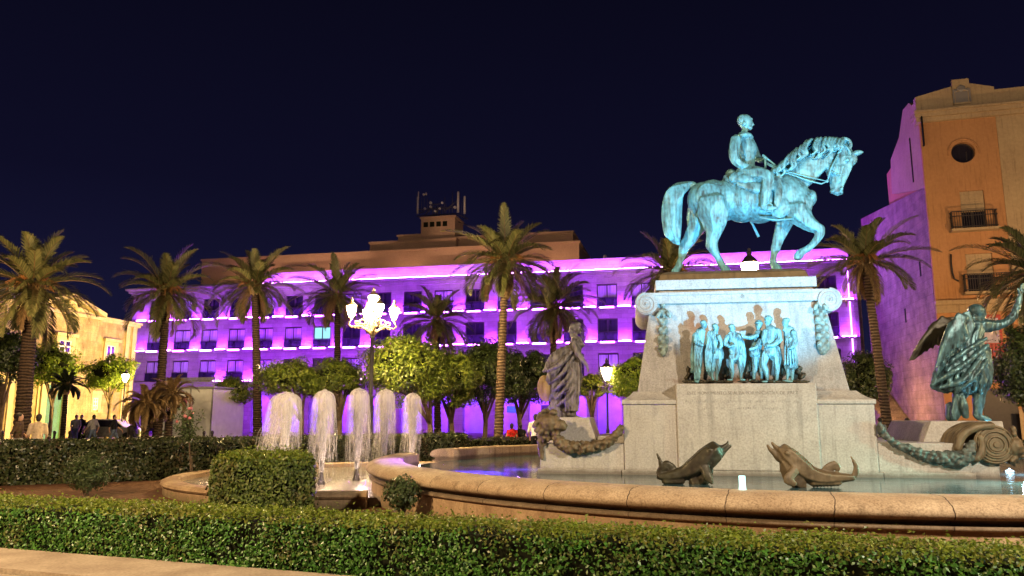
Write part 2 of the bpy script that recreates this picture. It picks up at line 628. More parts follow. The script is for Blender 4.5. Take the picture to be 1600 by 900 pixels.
    for n, c in (('cloth_black', (.015, .015, .018)), ('cloth_white', (.7, .68, .64)), ('cloth_blue', (.05, .10, .24)), ('cloth_jean', (.10, .14, .22)),
                 ('cloth_brown', (.07, .045, .03)), ('cloth_red', (.45, .02, .02)), ('cloth_cream', (.55, .42, .28)), ('cloth_grey', (.25, .25, .27))):
        M[n] = m_plain(n.replace('_', ' '), c, .85, 0, .15, .2, 14)
    M['ink'] = m_plain('worn engraved letters', (.22, .21, .19), .9)
    M['brush'] = m_plain('galvanised antenna', (.45, .42, .44), .5, .3)


def m_rim():
    t = NT('basin coping stone')
    tc = t.n('ShaderNodeTexCoord')
    v = t.coord()
    sp = t.n('ShaderNodeSeparateXYZ'); t.l(tc.outputs['Object'], sp.inputs[0])
    ang = t.math('ARCTAN2', sp.outputs[1], sp.outputs[0])
    n1 = t.noise(v, 2.5, 6, .6)
    n2 = t.noise(v, 45, 3, .6)
    a2 = t.math('ADD', ang, t.math('MULTIPLY', t.math('SUBTRACT', t.noise(v, 3, 3), .5), .012))
    fr = t.math('FRACT', t.math('MULTIPLY', a2, 1 / .128))
    j = t.math('LESS_THAN', t.math('ABSOLUTE', t.math('SUBTRACT', fr, .5)), .005)
    c = t.mix(t.ramp(n1, [(.3, (0, 0, 0)), (.7, (1, 1, 1))]), (.34, .24, .15), (.52, .40, .27))
    c = t.mix(.75, c, t.ramp(n2, [(.32, (.4, .37, .33)), (.6, (1, 1, 1))]), 'MULTIPLY')
    st = t.noise(t.coord((5, 5, .6)), 1.2, 5)
    c = t.mix(t.ramp(st, [(.55, (0, 0, 0)), (.75, (.7, .7, .7))]), c, (.15, .10, .06))
    c = t.mix(j, c, (.05, .03, .02))
    # a darker band where the moulding turns under
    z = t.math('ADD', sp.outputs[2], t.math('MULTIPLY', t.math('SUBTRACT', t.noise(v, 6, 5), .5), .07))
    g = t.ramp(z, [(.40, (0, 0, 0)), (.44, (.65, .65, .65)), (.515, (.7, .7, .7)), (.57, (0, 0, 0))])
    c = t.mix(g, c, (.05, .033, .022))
    h = t.math('SUBTRACT', t.math('ADD', n1, t.math('MULTIPLY', n2, .5)), j)
    return t.done(t.bsdf(c, .8, 0, .3, h, .4, .02))


def m_trunk(name='palm trunk', lo=(.07, .045, .03), hi=(.20, .14, .095)):
    t = NT(name)
    v = t.coord()
    w = t.n('ShaderNodeTexWave', wave_type='BANDS', bands_direction='Z')
    w.inputs['Scale'].default_value = 2.6
    w.inputs['Distortion'].default_value = 3.5
    w.inputs['Detail'].default_value = 2
    t.l(v, w.inputs['Vector'])
    n1 = t.noise(v, 7, 5)
    c = t.mix(t.ramp(w.outputs['Fac'], [(.2, (0, 0, 0)), (.8, (1, 1, 1))]), lo, hi)
    c = t.mix(.6, c, t.ramp(n1, [(.3, (.5, .45, .4)), (.7, (1, 1, 1))]), 'MULTIPLY')
    return t.done(t.bsdf(c, .9, 0, .2, t.math('ADD', w.outputs['Fac'], n1), .7, .05))


def m_glass(name, col):
    t = NT(name)
    n1 = t.noise(t.coord((3, 3, .3)), 1.5, 2)
    c = t.mix(t.ramp(n1, [(.35, (0, 0, 0)), (.65, (1, 1, 1))]), tuple(x * .6 for x in col), col)
    return t.done(t.bsdf(c, .12, 0, .5))


def m_jet():
    t = NT('falling water')
    b = t.n('ShaderNodeBsdfDiffuse'); b.inputs[0].default_value = (.85, .82, .80, 1)
    tr = t.n('ShaderNodeBsdfTranslucent'); tr.inputs[0].default_value = (.85, .82, .80, 1)
    m1 = t.n('ShaderNodeMixShader'); m1.inputs[0].default_value = .5
    t.l(b.outputs[0], m1.inputs[1]); t.l(tr.outputs[0], m1.inputs[2])
    tp = t.n('ShaderNodeBsdfTransparent')
    n1 = t.noise(t.coord((1, 1, .35)), 9, 4, .6)
    f = t.ramp(n1, [(.35, (.0, .0, .0)), (.65, (.55, .55, .55))])
    m2 = t.n('ShaderNodeMixShader')
    t.l(f, m2.inputs[0])
    t.l(tp.outputs[0], m2.inputs[1]); t.l(m1.outputs[0], m2.inputs[2])
    return t.done(m2)


def m_spray():
    t = NT('white spray')
    b = t.n('ShaderNodeBsdfDiffuse'); b.inputs[0].default_value = (.88, .85, .84, 1)
    tr = t.n('ShaderNodeBsdfTranslucent'); tr.inputs[0].default_value = (.88, .85, .84, 1)
    m1 = t.n('ShaderNodeMixShader'); m1.inputs[0].default_value = .5
    t.l(b.outputs[0], m1.inputs[1]); t.l(tr.outputs[0], m1.inputs[2])
    tp = t.n('ShaderNodeBsdfTransparent')
    tc = t.n('ShaderNodeTexCoord'); sp = t.n('ShaderNodeSeparateXYZ'); t.l(tc.outputs['Object'], sp.inputs[0])
    n1 = t.noise(t.coord((1, 1, .09)), 15, 5, .65, .3)
    n2 = t.noise(t.coord((1, 1, .5)), 7, 4, .6)
    mr = t.n('ShaderNodeMapRange'); mr.inputs[1].default_value = .1; mr.inputs[2].default_value = 2.1
    mr.inputs[3].default_value = -.30; mr.inputs[4].default_value = .21
    t.l(sp.outputs[2], mr.inputs[0])
    f = t.math('ADD', t.math('ADD', t.math('MULTIPLY', n1, .7), t.math('MULTIPLY', n2, .3)), mr.outputs[0])
    al = t.ramp(f, [(.41, (0, 0, 0)), (.57, (.27, .27, .27)), (.74, (.6, .6, .6))])
    m2 = t.n('ShaderNodeMixShader')
    t.l(al, m2.inputs[0]); t.l(tp.outputs[0], m2.inputs[1]); t.l(m1.outputs[0], m2.inputs[2])
    return t.done(m2)

# ================================================================ MONUMENT
MF = Frame((4.82, 16.02), -math.atan(.16))
RUST_AND_SHADOWS = []  # two painted shadows of relief figures, and one rust strip
for (px, py, rx, rz, col, k) in ((1086, 505, .26, .36, (.24, .10, .05), .45), (1160, 594, 1.6, .10, (.15, .07, .035), .8), (1184, 480, .3, .10, (.24, .13, .08), .3)):
    x, z = MF.hit(px, py, .62)
    RUST_AND_SHADOWS.append(((x, .62, z), (rx, .6, rz), col, k))


def volute(mb, x, z, r, y0, y1, sgn):
    # a scroll: a drum with a spiral fillet standing on its front face
    n = 26
    prof = [(x + r * math.cos(2 * PI * i / n), z + r * math.sin(2 * PI * i / n)) for i in range(n)]
    mb.prism_y(prof, y0, y1)
    pts, rad = [], []
    for i in range(60):
        t = i / 59
        a = PI / 2 + sgn * (-t * 2.6 * 2 * PI)
        rr = r * (1.0 - .86 * t)
        pts.append((x + rr * math.cos(a), y0 - .004, z + rr * math.sin(a)))
        rad.append(.026 * (1 - .55 * t))
    mb.tube(pts, rad, 6)
    mb.ball((x, y0 - .01, z), .035)


def build_monument():
    t = thing('monument', 'pale granite monument pedestal with scroll corners and bronze relief, standing in the round pool', 'monument',
              (*MF.P, 0), MF.a)
    G = M['granite']
    b = MB()
    b.bx(-2.5, 2.5, 0, 4.4, .2, 1.88)
    b.bx(-2.56, 2.56, -.06, 4.46, .15, .545)      # wet footing course
    o = b.build('base', G, t, bevel=.015)
    # cap moulding either side of the inscription block
    b = MB()
    for s in (-1, 1):
        x0, x1 = (-2.53, -1.403) if s < 0 else (1.403, 2.53)
        prof = [(0.0, 1.883), (-.03, 1.90), (-.035, 1.95), (-.02, 1.98), (.06, 1.995), (.16, 2.03), (.28, 2.09), (.40, 2.17), (.5, 2.17)]
        # front run (profile in y,z) extruded in x
        n = len(prof)
        vs = [(x0 + (0 if s > 0 else max(0, p[0]) * .62 - (.0)), p[0], p[1]) for p in prof] + \
             [(x1 - (0 if s < 0 else max(0, p[0]) * .62), p[0], p[1]) for p in prof]
        back = [(v[0], 4.4, v[2]) for v in vs]
        fs = [(i, i + 1, n + i + 1, n + i) for i in range(n - 1)]
        m = 2 * n
        fs += [(i, m + i, m + i + 1, i + 1) for i in range(n - 1)] + [(n + i, n + i + 1, m + n + i + 1, m + n + i) for i in range(n - 1)]
        b.add(vs + back, fs)
    b.build('cap_moulding', G, t)
    b = MB()
    b.bx(-1.4, 1.4, -.045, .9, .548, 2.315)
    o = b.build('inscription_block', G, t, bevel=.02)
    # upper body, battered
    b = MB()
    b.frustum((-2.22, 2.22, .50, 3.9, 2.0), (-1.86, 1.86, .80, 3.6, 4.14))
    b.build('upper_body', M['granite_relief'], t, bevel=.02)
    b = MB()
    b.bx(-1.93, 1.93, .70, 3.70, 4.12, 4.37)
    b.bx(-1.95, 1.95, .67, 3.73, 4.30, 4.373)
    b.build('entablature', M['granite_relief'], t, bevel=.012)
    b = MB()
    b.bx(-1.66, 1.66, .86, 3.54, 4.36, 4.45)
    b.bx(-1.73, 1.73, .78, 3.62, 4.445, 4.67)
    b.build('top_slab', M['granite_relief'], t, bevel=.012)
    for s in (-1, 1):
        b = MB()
        volute(b, s * 1.95, 4.12, .245, .64, 3.76, s)
        b.build('scroll', M['granite_relief'], t, smooth=False)
    # carved garland drops under the scrolls
    for (px, pts) in ((0, [(1036, 478, 4), (1037, 490, 9), (1036, 503, 8), (1036, 517, 9), (1036, 532, 10), (1036, 545, 9), (1036, 553, 5)]),
                      (1, [(1281, 468, 4), (1282, 478, 9), (1281, 489, 10), (1283, 502, 11), (1284, 515, 11), (1285, 528, 11), (1286, 541, 11), (1286, 549, 6)])):
        s = Sculpt()
        for k, (x, y, r) in enumerate(pts):
            p = MF.p(x, y, .50 + .30 * (2.17 - min(2.17, 0)) * 0 + .05)
            zz = p.z
            yl = .50 + .30 * (zz - 2.0) / 2.14 - .02
            p = MF.p(x, y, yl)
            rr = r / 73.0
            s.ell(p, (rr, .10, rr * .95))
            for q in range(3):
                s.ell(p + Vector(((q - 1) * rr * .55, -.07, rr * .3 * (-1) ** q)), rr * .42)
        for sg in (-1, 1):
            p = MF.p(pts[1][0] + sg * 8, pts[1][1] + 2, .60)
            s.ell(p, (.05, .05, .09), ang=sg * .5)
        s.build('garland_drop', M['bronze_drop'], t, voxel=.018, smooth=2, rough=.012)
    # wings carrying the side groups
    for s in (-1, 1):
        b = MB()
        if s < 0:
            b.bx(-4.28, -2.505, .03, 4.3, .2, 1.08)
            b.bx(-4.34, -2.565, -.03, 4.36, .15, .55)
            x0, _ = MF.hit(869, 655, .75); x1, _ = MF.hit(920, 655, .75)
            _, z1 = MF.hit(895, 652, .75)
            b.frustum((x0 - .03, x1 + .18, .7, 2.9, 1.075), (x0, x1, .75, 2.8, z1))
            b.bx(x1 + .2, -2.5, .5, 3.2, 1.07, 1.22)
        else:
            b.bx(2.505, 4.22, .03, 4.3, .2, 1.12)
            b.bx(2.565, 4.26, -.03, 4.36, .15, .55)
            x0, _ = MF.hit(1455, 660, .75); x1, _ = MF.hit(1567, 660, .75)
            _, z1 = MF.hit(1510, 658, .75)
            b.frustum((x0 - .2, x1 + .02, .7, 3.4, 1.115), (x0, x1, .75, 3.3, z1))
            b.bx(4.225, 4.75, .1, 4.2, .2, .80)
        b.build('wing', G, t, bevel=.02)
    # long bronze garlands across the wings
    def garland(pts, name, mat, yl=.0, lump=1.0):
        s = Sculpt()
        P = [(MF.p(x, y, yl - .06), r / 73.0) for x, y, r in pts]
        s.chain(P, 1.0)
        r_ = random.Random(len(pts))
        c = crom([(*p, r) for p, r in P], 8)
        for x, y, z, r in c:
            for q in range(3):
                a = r_.uniform(0, 2 * PI)
                s.ell((x + r_.uniform(-.03, .03), y - abs(math.sin(a)) * r * .9, z + math.cos(a) * r * .9), r * r_.uniform(.35, .6) * lump, 1)
        s.build(name, mat, t, voxel=.018, smooth=1, rough=.014)
    garland([(868, 682, 8), (880, 694, 10), (905, 700, 9), (930, 698, 7.5), (950, 689, 7), (966, 676, 7), (971, 668, 5)], 'garland', M['bronze_brown'])
    garland([(1376, 668, 7), (1381, 678, 6), (1397, 692, 5.5), (1420, 703, 6.5), (1450, 712, 7.5), (1480, 716, 8.5), (1502, 716, 9.5), (1515, 706, 9), (1518, 694, 5)], 'garland', M['bronze_garland'])
    # lion head with mane at the left wing end
    f = lambda cx, cy, yl: MF.p(800 + cx / 3.333, 470 + cy / 3.333, yl)
    k = 1 / (3.333 * 72.0)
    s = Sculpt()
    s.ell(f(195, 640, .0), (62 * k, 66 * k, 62 * k))
    s.chain([(f(215, 640, -.05), 46 * k), (f(250, 650, -.12), 34 * k), (f(268, 655, -.12), 24 * k)])
    s.ell(f(255, 632, -.12), (26 * k, .08, 12 * k)).ell(f(235, 610, -.16), 12 * k).ell(f(262, 672, -.1), (20 * k, .07, 10 * k))
    r_ = random.Random(3)
    for i in range(44):
        a = r_.uniform(.5, 5.4); rr = r_.uniform(.75, 1.15)
        x, y = 190 + 62 * rr * math.cos(a + .4), 640 - 66 * rr * math.sin(a + .4)
        s.chain([(f(x, y, r_.uniform(-.22, .1)), 13 * k), (f(x - 10 + r_.uniform(-8, 8), y + 22, r_.uniform(-.22, .1)), 9 * k)])
    for (x, y) in ((150, 700), (145, 730), (150, 760), (152, 790), (165, 720), (185, 700)):
        s.chain([(f(x, y, .0), 18 * k), (f(x + 4, y + 28, -.02), 12 * k)])
    s.build('lion_head', M['bronze_brown'], t, voxel=.017, smooth=1, rough=.012)
    # bronze drum scroll and lion face at the right wing end
    f = lambda cx, cy, yl: MF.p(1340 + cx / 2.727, 430 + cy / 2.727, yl)
    k = 1 / (2.727 * 76.0)
    b = MB()
    c = f(582, 722, .0)
    n = 40
    for (r0, y0, y1) in ((78, -.02, .95), (66, -.05, .0), (46, -.075, 0), (27, -.10, 0), (12, -.13, 0)):
        b.prism_y([(c.x + r0 * k * math.cos(2 * PI * i / n), c.z + r0 * k * math.sin(2 * PI * i / n)) for i in range(n)], y0, y1)
    for (r0, yy) in ((72, -.03), (52, -.07), (32, -.09)):
        b.tube([(c.x + r0 * k * math.cos(2 * PI * i / n), yy, c.z + r0 * k * math.sin(2 * PI * i / n)) for i in range(n + 1)], .018, 6)
    b.build('scroll_drum', M['bronze_brown'], t, bevel=.012)
    s = Sculpt()
    pts = [(425, 735), (440, 690), (475, 660), (520, 645), (565, 642)]
    for yy in (-.02, .15, .3, .5, .7):
        s.chain([(f(x, y, 0) + Vector((0, yy, 0)), 20 * k) for x, y in pts])
    for yy in (-.03, .1):
        s.chain([(f(x, y, 0) + Vector((0, yy, 0)), r * k) for x, y, r in ((500, 780, 20), (520, 760, 22), (528, 725, 18), (520, 690, 16))])
    s.build('scroll_band', M['bronze_brown'], t, voxel=.02, smooth=4)
    s = Sculpt()
    s.ell(f(655, 730, .15), (40 * k, .3, 50 * k)).ell(f(680, 745, .1), (26 * k, .2, 22 * k)).ell(f(690, 770, .1), (16 * k, .15, 14 * k))
    for i in range(30):
        x, y = r_.uniform(620, 672), r_.uniform(650, 800)
        s.chain([(f(x, y, r_.uniform(-.05, .3)), 12 * k), (f(x + 8, y + 18, r_.uniform(-.05, .3)), 8 * k)])
    s.build('lion_face', M['bronze_brown'], t, voxel=.018, smooth=1, rough=.01)
    # worn inscription: one legible line, the two below only scratches
    def text(body, x0, x1, py, hpx):
        cu = bpy.data.curves.new('ins', 'FONT'); cu.body = body; cu.size = 1; cu.extrude = .02
        o = bpy.data.objects.new('ins', cu); COL.objects.link(o)
        dg = bpy.context.evaluated_depsgraph_get(); dg.update()
        me = bpy.data.meshes.new_from_object(o.evaluated_get(dg)); bpy.data.objects.remove(o)
        co = np.empty(len(me.vertices) * 3, np.float32); me.vertices.foreach_get('co', co); co = co.reshape(-1, 3)
        a, z = MF.hit(x0, py + hpx / 2, -.045); b_, _ = MF.hit(x1, py, -.045)
        h = hpx / 75.0
        X = a + (co[:, 0] - co[:, 0].min()) / np.ptp(co[:, 0]) * (b_ - a)
        Z = z + (co[:, 1] - co[:, 1].min()) / np.ptp(co[:, 1]) * h
        Y = -.0455 - .002 * (co[:, 2] > 0)
        me.vertices.foreach_set('co', np.stack([X, Y, Z], 1).astype(np.float32).ravel())
        me.update()
        return me
    me = text('ESTE MONUMENTO SE ALZA POR INICIATIVA DE JEREZ', 1074, 1247, 615, 6.2)
    link('inscription', me, M['ink'], t)
    b = MB(); r_ = random.Random(11)
    for (x0, x1, py) in ((1072, 1252, 627), (1098, 1226, 638)):
        x = x0
        while x < x1:
            p = MF.p(x, py, -.0465)
            if r_.random() < .75:
                b.box((p.x, p.y, p.z + r_.uniform(-.012, .012)), (r_.uniform(.010, .030), .002, r_.uniform(.015, .06)))
            x += r_.uniform(2.2, 4.0)
    b.build('worn_lettering', M['ink_faint'], t)
    b = MB()
    p = MF.p(1161, 480, .72)
    b.tube([(p.x + .035 * math.cos(a), .69, 4.24 + .035 * math.sin(a)) for a in np.linspace(0, 2 * PI, 14)], .008, 5)
    b.ball((p.x, .69, 4.24), .013)
    b.build('rosette', M['ink'], t)
    build_relief(t)
    return t


def build_relief(t):
    k = 1 / 370.0
    f = lambda x, y, yl=.22: MF.p(1050 + x / 5.0, 460 + y / 5.0, yl)
    B = M['bronze_relief']

    def head(s, x, y, d=1, hat=False, yl=.2, r=25):
        s.ell(f(x, y, yl), (r * k, r * k * 1.0, 34 * k))
        s.ell(f(x + d * r * .9, y + 4, yl), (8 * k, 7 * k, 8 * k))          # nose
        s.ell(f(x + d * r * .5, y + 22, yl), (12 * k, 12 * k, 12 * k))      # chin
        s.ell(f(x - d * 6, y - 12, yl), (r * k * 1.05, r * k * 1.08, 22 * k))  # hair
        s.chain([(f(x - 2, y + 25, yl), 15 * k), (f(x - 6, y + 55, yl), 20 * k)])
        if hat:
            s.ell(f(x, y - 18, yl), (36 * k, 34 * k, 9 * k)).ell(f(x - 2, y - 30, yl), (26 * k, 26 * k, 14 * k))

    def legs(s, L, yl=.2):
        for pts in L:
            s.chain([(f(x, y, yl), r * k) for x, y, r in pts])
            x, y, r = pts[-1]

    def foot(s, x, y, d, yl=.18):
        s.ell(f(x + d * 12, y, yl - .02), (26 * k, 14 * k, 9 * k))

    figs = []
    # 1 long robe, looking right
    s = Sculpt(); head(s, 248, 232, 1)
    s.chain([(f(222, 295), 44 * k), (f(215, 350), 44 * k), (f(205, 430), 44 * k), (f(200, 520), 42 * k), (f(198, 610), 32 * k), (f(195, 675), 24 * k)], .8)
    s.chain([(f(180, 320, .12), 22 * k), (f(190, 370, .08), 20 * k), (f(235, 395, .06), 15 * k)])
    s.chain([(f(175, 330), 20 * k), (f(165, 450), 22 * k), (f(162, 600), 18 * k)])
    for q in range(5):
        s.chain([(f(182 + q * 16, 300 + q * 22, .10), 6 * k), (f(176 + q * 12, 480, .10), 7 * k), (f(176 + q * 10, 660, .13), 6 * k)])
    figs.append(s)
    # 2 short tunic with a cape hanging behind
    s = Sculpt(); head(s, 340, 258, 1)
    s.chain([(f(325, 318), 42 * k), (f(335, 370), 42 * k), (f(350, 430), 46 * k), (f(360, 478), 52 * k)], .75)
    s.chain([(f(300, 305), 28 * k), (f(280, 400), 34 * k), (f(275, 500), 34 * k), (f(288, 590), 24 * k), (f(296, 636), 8 * k)], .7)
    legs(s, [[(372, 480, 28), (360, 560, 24), (350, 620, 15), (352, 670, 13)], [(325, 480, 28), (318, 570, 22), (312, 625, 14), (322, 672, 12)]])
    foot(s, 352, 682, 1); foot(s, 324, 682, 1)
    s.chain([(f(365, 330, .12), 18 * k), (f(385, 390, .1), 16 * k), (f(372, 420, .08), 12 * k)])
    for q in range(5):
        s.chain([(f(285 + q * 6, 320 + q * 20, .1), 5 * k), (f(260 + q * 12, 480, .10), 7 * k), (f(272 + q * 7, 600, .13), 5 * k)])
    figs.append(s)
    # 3 frontal, arms folded, cape over one shoulder
    s = Sculpt(); head(s, 470, 262, 1, r=24)
    s.chain([(f(475, 320), 46 * k), (f(480, 380), 46 * k), (f(490, 440), 50 * k), (f(498, 488), 56 * k)], .7)
    s.chain([(f(432, 330, .15), 20 * k), (f(415, 380, .1), 18 * k), (f(450, 405, .05), 15 * k), (f(490, 395, .04), 12 * k)])
    s.chain([(f(520, 320), 24 * k), (f(545, 400), 26 * k), (f(556, 500), 26 * k), (f(545, 590), 20 * k)], .7)
    legs(s, [[(468, 490, 28), (465, 560, 22), (472, 600, 18), (468, 655, 12)], [(530, 490, 30), (535, 560, 22), (540, 600, 18), (538, 655, 12)]])
    foot(s, 465, 668, -1); foot(s, 542, 668, 1)
    figs.append(s)
    # 4 bearded man in a wide hat, arm held out
    s = Sculpt(); head(s, 678, 242, -1, True, .26)
    s.chain([(f(680, 310, .26), 42 * k), (f(672, 370, .26), 40 * k), (f(655, 425, .26), 46 * k), (f(650, 455, .26), 54 * k)], .7)
    s.chain([(f(660, 320, .16), 20 * k), (f(612, 338, .10), 17 * k), (f(565, 332, .05), 13 * k), (f(545, 318, .04), 9 * k)])
    s.chain([(f(690, 360, .14), 20 * k), (f(660, 410, .1), 18 * k), (f(610, 430, .06), 13 * k)])
    legs(s, [[(648, 455, 32), (650, 540, 26), (645, 600, 20), (640, 660, 13)], [(690, 455, 30), (700, 560, 22), (700, 655, 13)]], .27)
    foot(s, 636, 672, -1, .25)
    figs.append(s)
    # 5 tallest, hat, hand on hip
    s = Sculpt(); head(s, 752, 205, -1, True, .16, 28)
    s.chain([(f(775, 285, .15), 52 * k), (f(772, 345, .15), 50 * k), (f(770, 400, .15), 48 * k), (f(772, 450, .15), 64 * k)], .75)
    s.chain([(f(822, 285, .12), 28 * k), (f(840, 350, .08), 24 * k), (f(790, 395, .03), 18 * k), (f(745, 400, .02), 13 * k)])
    s.chain([(f(728, 290, .1), 24 * k), (f(715, 360, .08), 20 * k), (f(735, 410, .04), 14 * k)])
    s.chain([(f(820, 420, .2), 24 * k), (f(830, 500, .2), 28 * k), (f(828, 550, .2), 18 * k)], .7)
    legs(s, [[(735, 465, 36), (718, 540, 28), (735, 600, 22), (745, 665, 14)], [(805, 465, 36), (815, 540, 28), (820, 600, 22), (818, 665, 14)]], .15)
    foot(s, 738, 682, -1, .12); foot(s, 812, 684, -1, .12)
    figs.append(s)
    # 6 long coat, turned left
    s = Sculpt(); head(s, 886, 218, -1, False, .2)
    s.ell(f(892, 200, .2), (32 * k, 30 * k, 20 * k))
    s.chain([(f(915, 285), 48 * k), (f(918, 350), 48 * k), (f(920, 430), 50 * k), (f(928, 500), 56 * k), (f(930, 545), 62 * k)], .75)
    s.chain([(f(950, 300, .12), 26 * k), (f(962, 380, .1), 22 * k), (f(925, 420, .06), 16 * k)])
    legs(s, [[(935, 540, 26), (938, 600, 20), (940, 665, 13)], [(905, 540, 24), (905, 600, 18), (900, 660, 13)]])
    foot(s, 932, 680, -1); foot(s, 895, 676, -1)
    for q in range(5):
        s.chain([(f(890 + q * 14, 340, .10), 6 * k), (f(885 + q * 18, 440, .08), 6 * k), (f(882 + q * 22, 545, .08), 7 * k)])
    figs.append(s)
    L = ['relief man in a long robe, first from the left', 'relief man in short tunic with a cape down his back', 'relief man facing forward with folded arms',
         'bearded relief man in a wide hat holding one arm out', 'tallest relief man, hat on and hand at hip', 'relief man in a long flaring coat, far right']
    for i, s in enumerate(figs):
        o = s.build('relief_figure', B, t, voxel=.0125, smooth=2, fold=.010, ff=22, fz=.18, zr=(2.55, 3.45))
        o['label'] = L[i]
    # rocky ground strip and broken background of the relief
    s = Sculpt(); r_ = random.Random(5)
    for i in range(60):
        x = r_.uniform(110, 1040)
        s.ell(f(x, 682 + r_.uniform(-6, 4), r_.uniform(.12, .42)), (r_.uniform(20, 60) * k, .10, r_.uniform(8, 16) * k), 1)
    for (x, y, w, h) in ((135, 600, 26, 60), (120, 640, 26, 30), (985, 590, 40, 50), (1010, 640, 40, 30), (860, 600, 34, 60), (600, 560, 26, 70), (420, 610, 40, 60), (585, 610, 30, 50)):
        for q in range(4):
            s.ell(f(x + r_.uniform(-12, 12), y + r_.uniform(-20, 20), .42), (w * k * .7, .10, h * k * .6), 1)
    s.build('relief_ground', M['bronze_dark'], t, voxel=.018, smooth=1, rough=.02)


# ================================================================ EQUESTRIAN STATUE
def build_equestrian():
    YC = 2.2
    t = thing('equestrian_statue', 'green bronze horse and rider with one foreleg raised, on top of the pedestal', 'statue', (*MF.w(0, YC, 0).xy, 4.67), MF.a)
    k = 1 / 196.0
    B = M['bronze']

    def f(x, y, yl=0.0):
        p = MF.p(1000 + x / 3.0, 150 + y / 3.0, YC + yl)
        return Vector((p.x, p.y - YC, p.z - 4.67))
    b = MB()
    b.frustum((-1.66, 1.66, -1.12, 1.12, 0.0), (-1.60, 1.60, -1.06, 1.06, .20))
    b.frustum((-1.60, 1.60, -1.06, 1.06, .2), (-1.45, 1.45, -.95, .95, .27))
    b.build('bronze_base', M['bronze_brown'], t, bevel=.02)
    # ---- horse
    s = Sculpt()
    for (x, y, rx, ry, rz) in ((292, 488, 72, 80, 88), (340, 487, 90, 88, 99), (400, 490, 95, 90, 99), (480, 495, 100, 96, 102), (560, 497, 100, 98, 104),
                               (630, 480, 90, 90, 112), (690, 470, 82, 82, 105), (735, 482, 64, 70, 84)):
        s.ell(f(x, y), (rx * k, ry * k, rz * k), 3)
    s.chain([(f(680, 420), 92 * k), (f(745, 365), 92 * k), (f(805, 312), 84 * k), (f(860, 268), 68 * k), (f(905, 242), 50 * k), (f(940, 240), 42 * k)], .50, 10)
    s.ell(f(800, 480, -.05), (26 * k, 60 * k, 40 * k))
    # head
    s.chain([(f(938, 262), 58 * k), (f(945, 305), 62 * k), (f(935, 350), 54 * k), (f(926, 395), 42 * k), (f(922, 430), 31 * k), (f(926, 448), 25 * k)], .62, 10)
    s.ell(f(905, 345), (34 * k, 40 * k, 48 * k))                       # cheek
    s.ell(f(990, 295), (28 * k, 30 * k, 36 * k))                       # forehead
    s.ell(f(905, 448), (16 * k, 20 * k, 13 * k))                       # lower lip
    s.ell(f(938, 452), (14 * k, 22 * k, 14 * k))
    for d in (-1, 1):
        s.chain([(f(1000, 272, d * .10), 14 * k), (f(1022, 266, d * .13), 15 * k), (f(1046, 262, d * .15), 5 * k)])
        s.ell(f(972, 300, d * .17), 11 * k, 2)                          # eye
        s.chain([(f(950, 285, d * .15), 9 * k), (f(985, 284, d * .15), 9 * k)])
        s.chain([(f(950, 330, d * .16), 8 * k), (f(935, 400, d * .13), 6 * k)])
        s.ell(f(945, 435, d * .11), 9 * k, 2)
    # legs: near side yl<0, far side yl>0
    def leg(pts, yl):
        s.chain([(f(x, y, yl), r * k) for x, y, r in pts], .85, 9)
    leg([(690, 545, 60), (672, 605, 44), (652, 660, 32), (641, 695, 27), (636, 712, 26), (627, 745, 18), (624, 775, 20), (630, 793, 19)], .24)
    s.chain([(f(636, 800, .24), 24 * k), (f(642, 822, .24), 30 * k), (f(644, 838, .24), 32 * k)], .9)
    leg([(735, 545, 66), (775, 588, 46), (815, 612, 34), (840, 626, 29), (841, 650, 24), (822, 682, 19), (796, 708, 18), (776, 722, 19), (760, 728, 17)], -.26)
    s.chain([(f(758, 730, -.26), 20 * k), (f(748, 742, -.26), 24 * k), (f(738, 756, -.26), 22 * k)], .9)
    s.ell(f(742, 505, -.24), (70 * k, 30 * k, 60 * k))                  # shoulder
    leg([(345, 520, 88), (352, 580, 66), (348, 630, 44), (338, 672, 34), (336, 696, 32), (348, 725, 24), (364, 755, 18), (378, 782, 20), (390, 800, 19)], -.27)
    s.chain([(f(396, 806, -.27), 22 * k), (f(404, 826, -.27), 27 * k), (f(406, 842, -.27), 29 * k)], .9)
    leg([(285, 540, 80), (272, 595, 58), (250, 640, 44), (228, 680, 36), (208, 705, 32), (200, 735, 24), (192, 765, 18), (182, 795, 19), (172, 812, 19)], .27)
    s.chain([(f(168, 818, .27), 22 * k), (f(166, 836, .27), 26 * k), (f(166, 848, .27), 28 * k)], .9)
    # muscle hints
    for (x, y, rx, rz, yl) in ((320, 470, 60, 70, -.36), (650, 520, 50, 60, -.38), (400, 575, 14, 16, -.1)):
        s.ell(f(x, y, yl), (rx * k, .08, rz * k))
    horse = s.build('horse', B, t, voxel=.0175, smooth=12, rough=.006)
    # ---- tail, in locks
    s = Sculpt()
    s.chain([(f(250, 418), 20 * k), (f(215, 425), 28 * k), (f(168, 450), 44 * k), (f(150, 500), 50 * k), (f(147, 550), 48 * k), (f(148, 600), 36 * k), (f(158, 650), 34 * k), (f(178, 690), 12 * k)], .7)
    r_ = random.Random(2)
    for i in range(22):
        o = (i / 21 - .5)
        s.chain([(f(225 + 6 * o, 420 + 16 * o, -.06), 8 * k), (f(168 + 60 * o, 452 + 26 * o, -.15), 9 * k), (f(150 + 84 * o, 520, -.16 * math.cos(o * 2.6)), 8 * k),
                 (f(150 + 80 * o, 590 + r_.uniform(-10, 10), -.15 * math.cos(o * 2.6)), 8 * k), (f(156 + 60 * o, 640 + r_.uniform(-8, 20), -.08), 7 * k), (f(172 + 30 * o, 668 + 30 * r_.random(), 0), 4 * k)])
    s.build('tail', B, t, voxel=.0165, smooth=2, rough=.004)
    # ---- mane
    s = Sculpt()
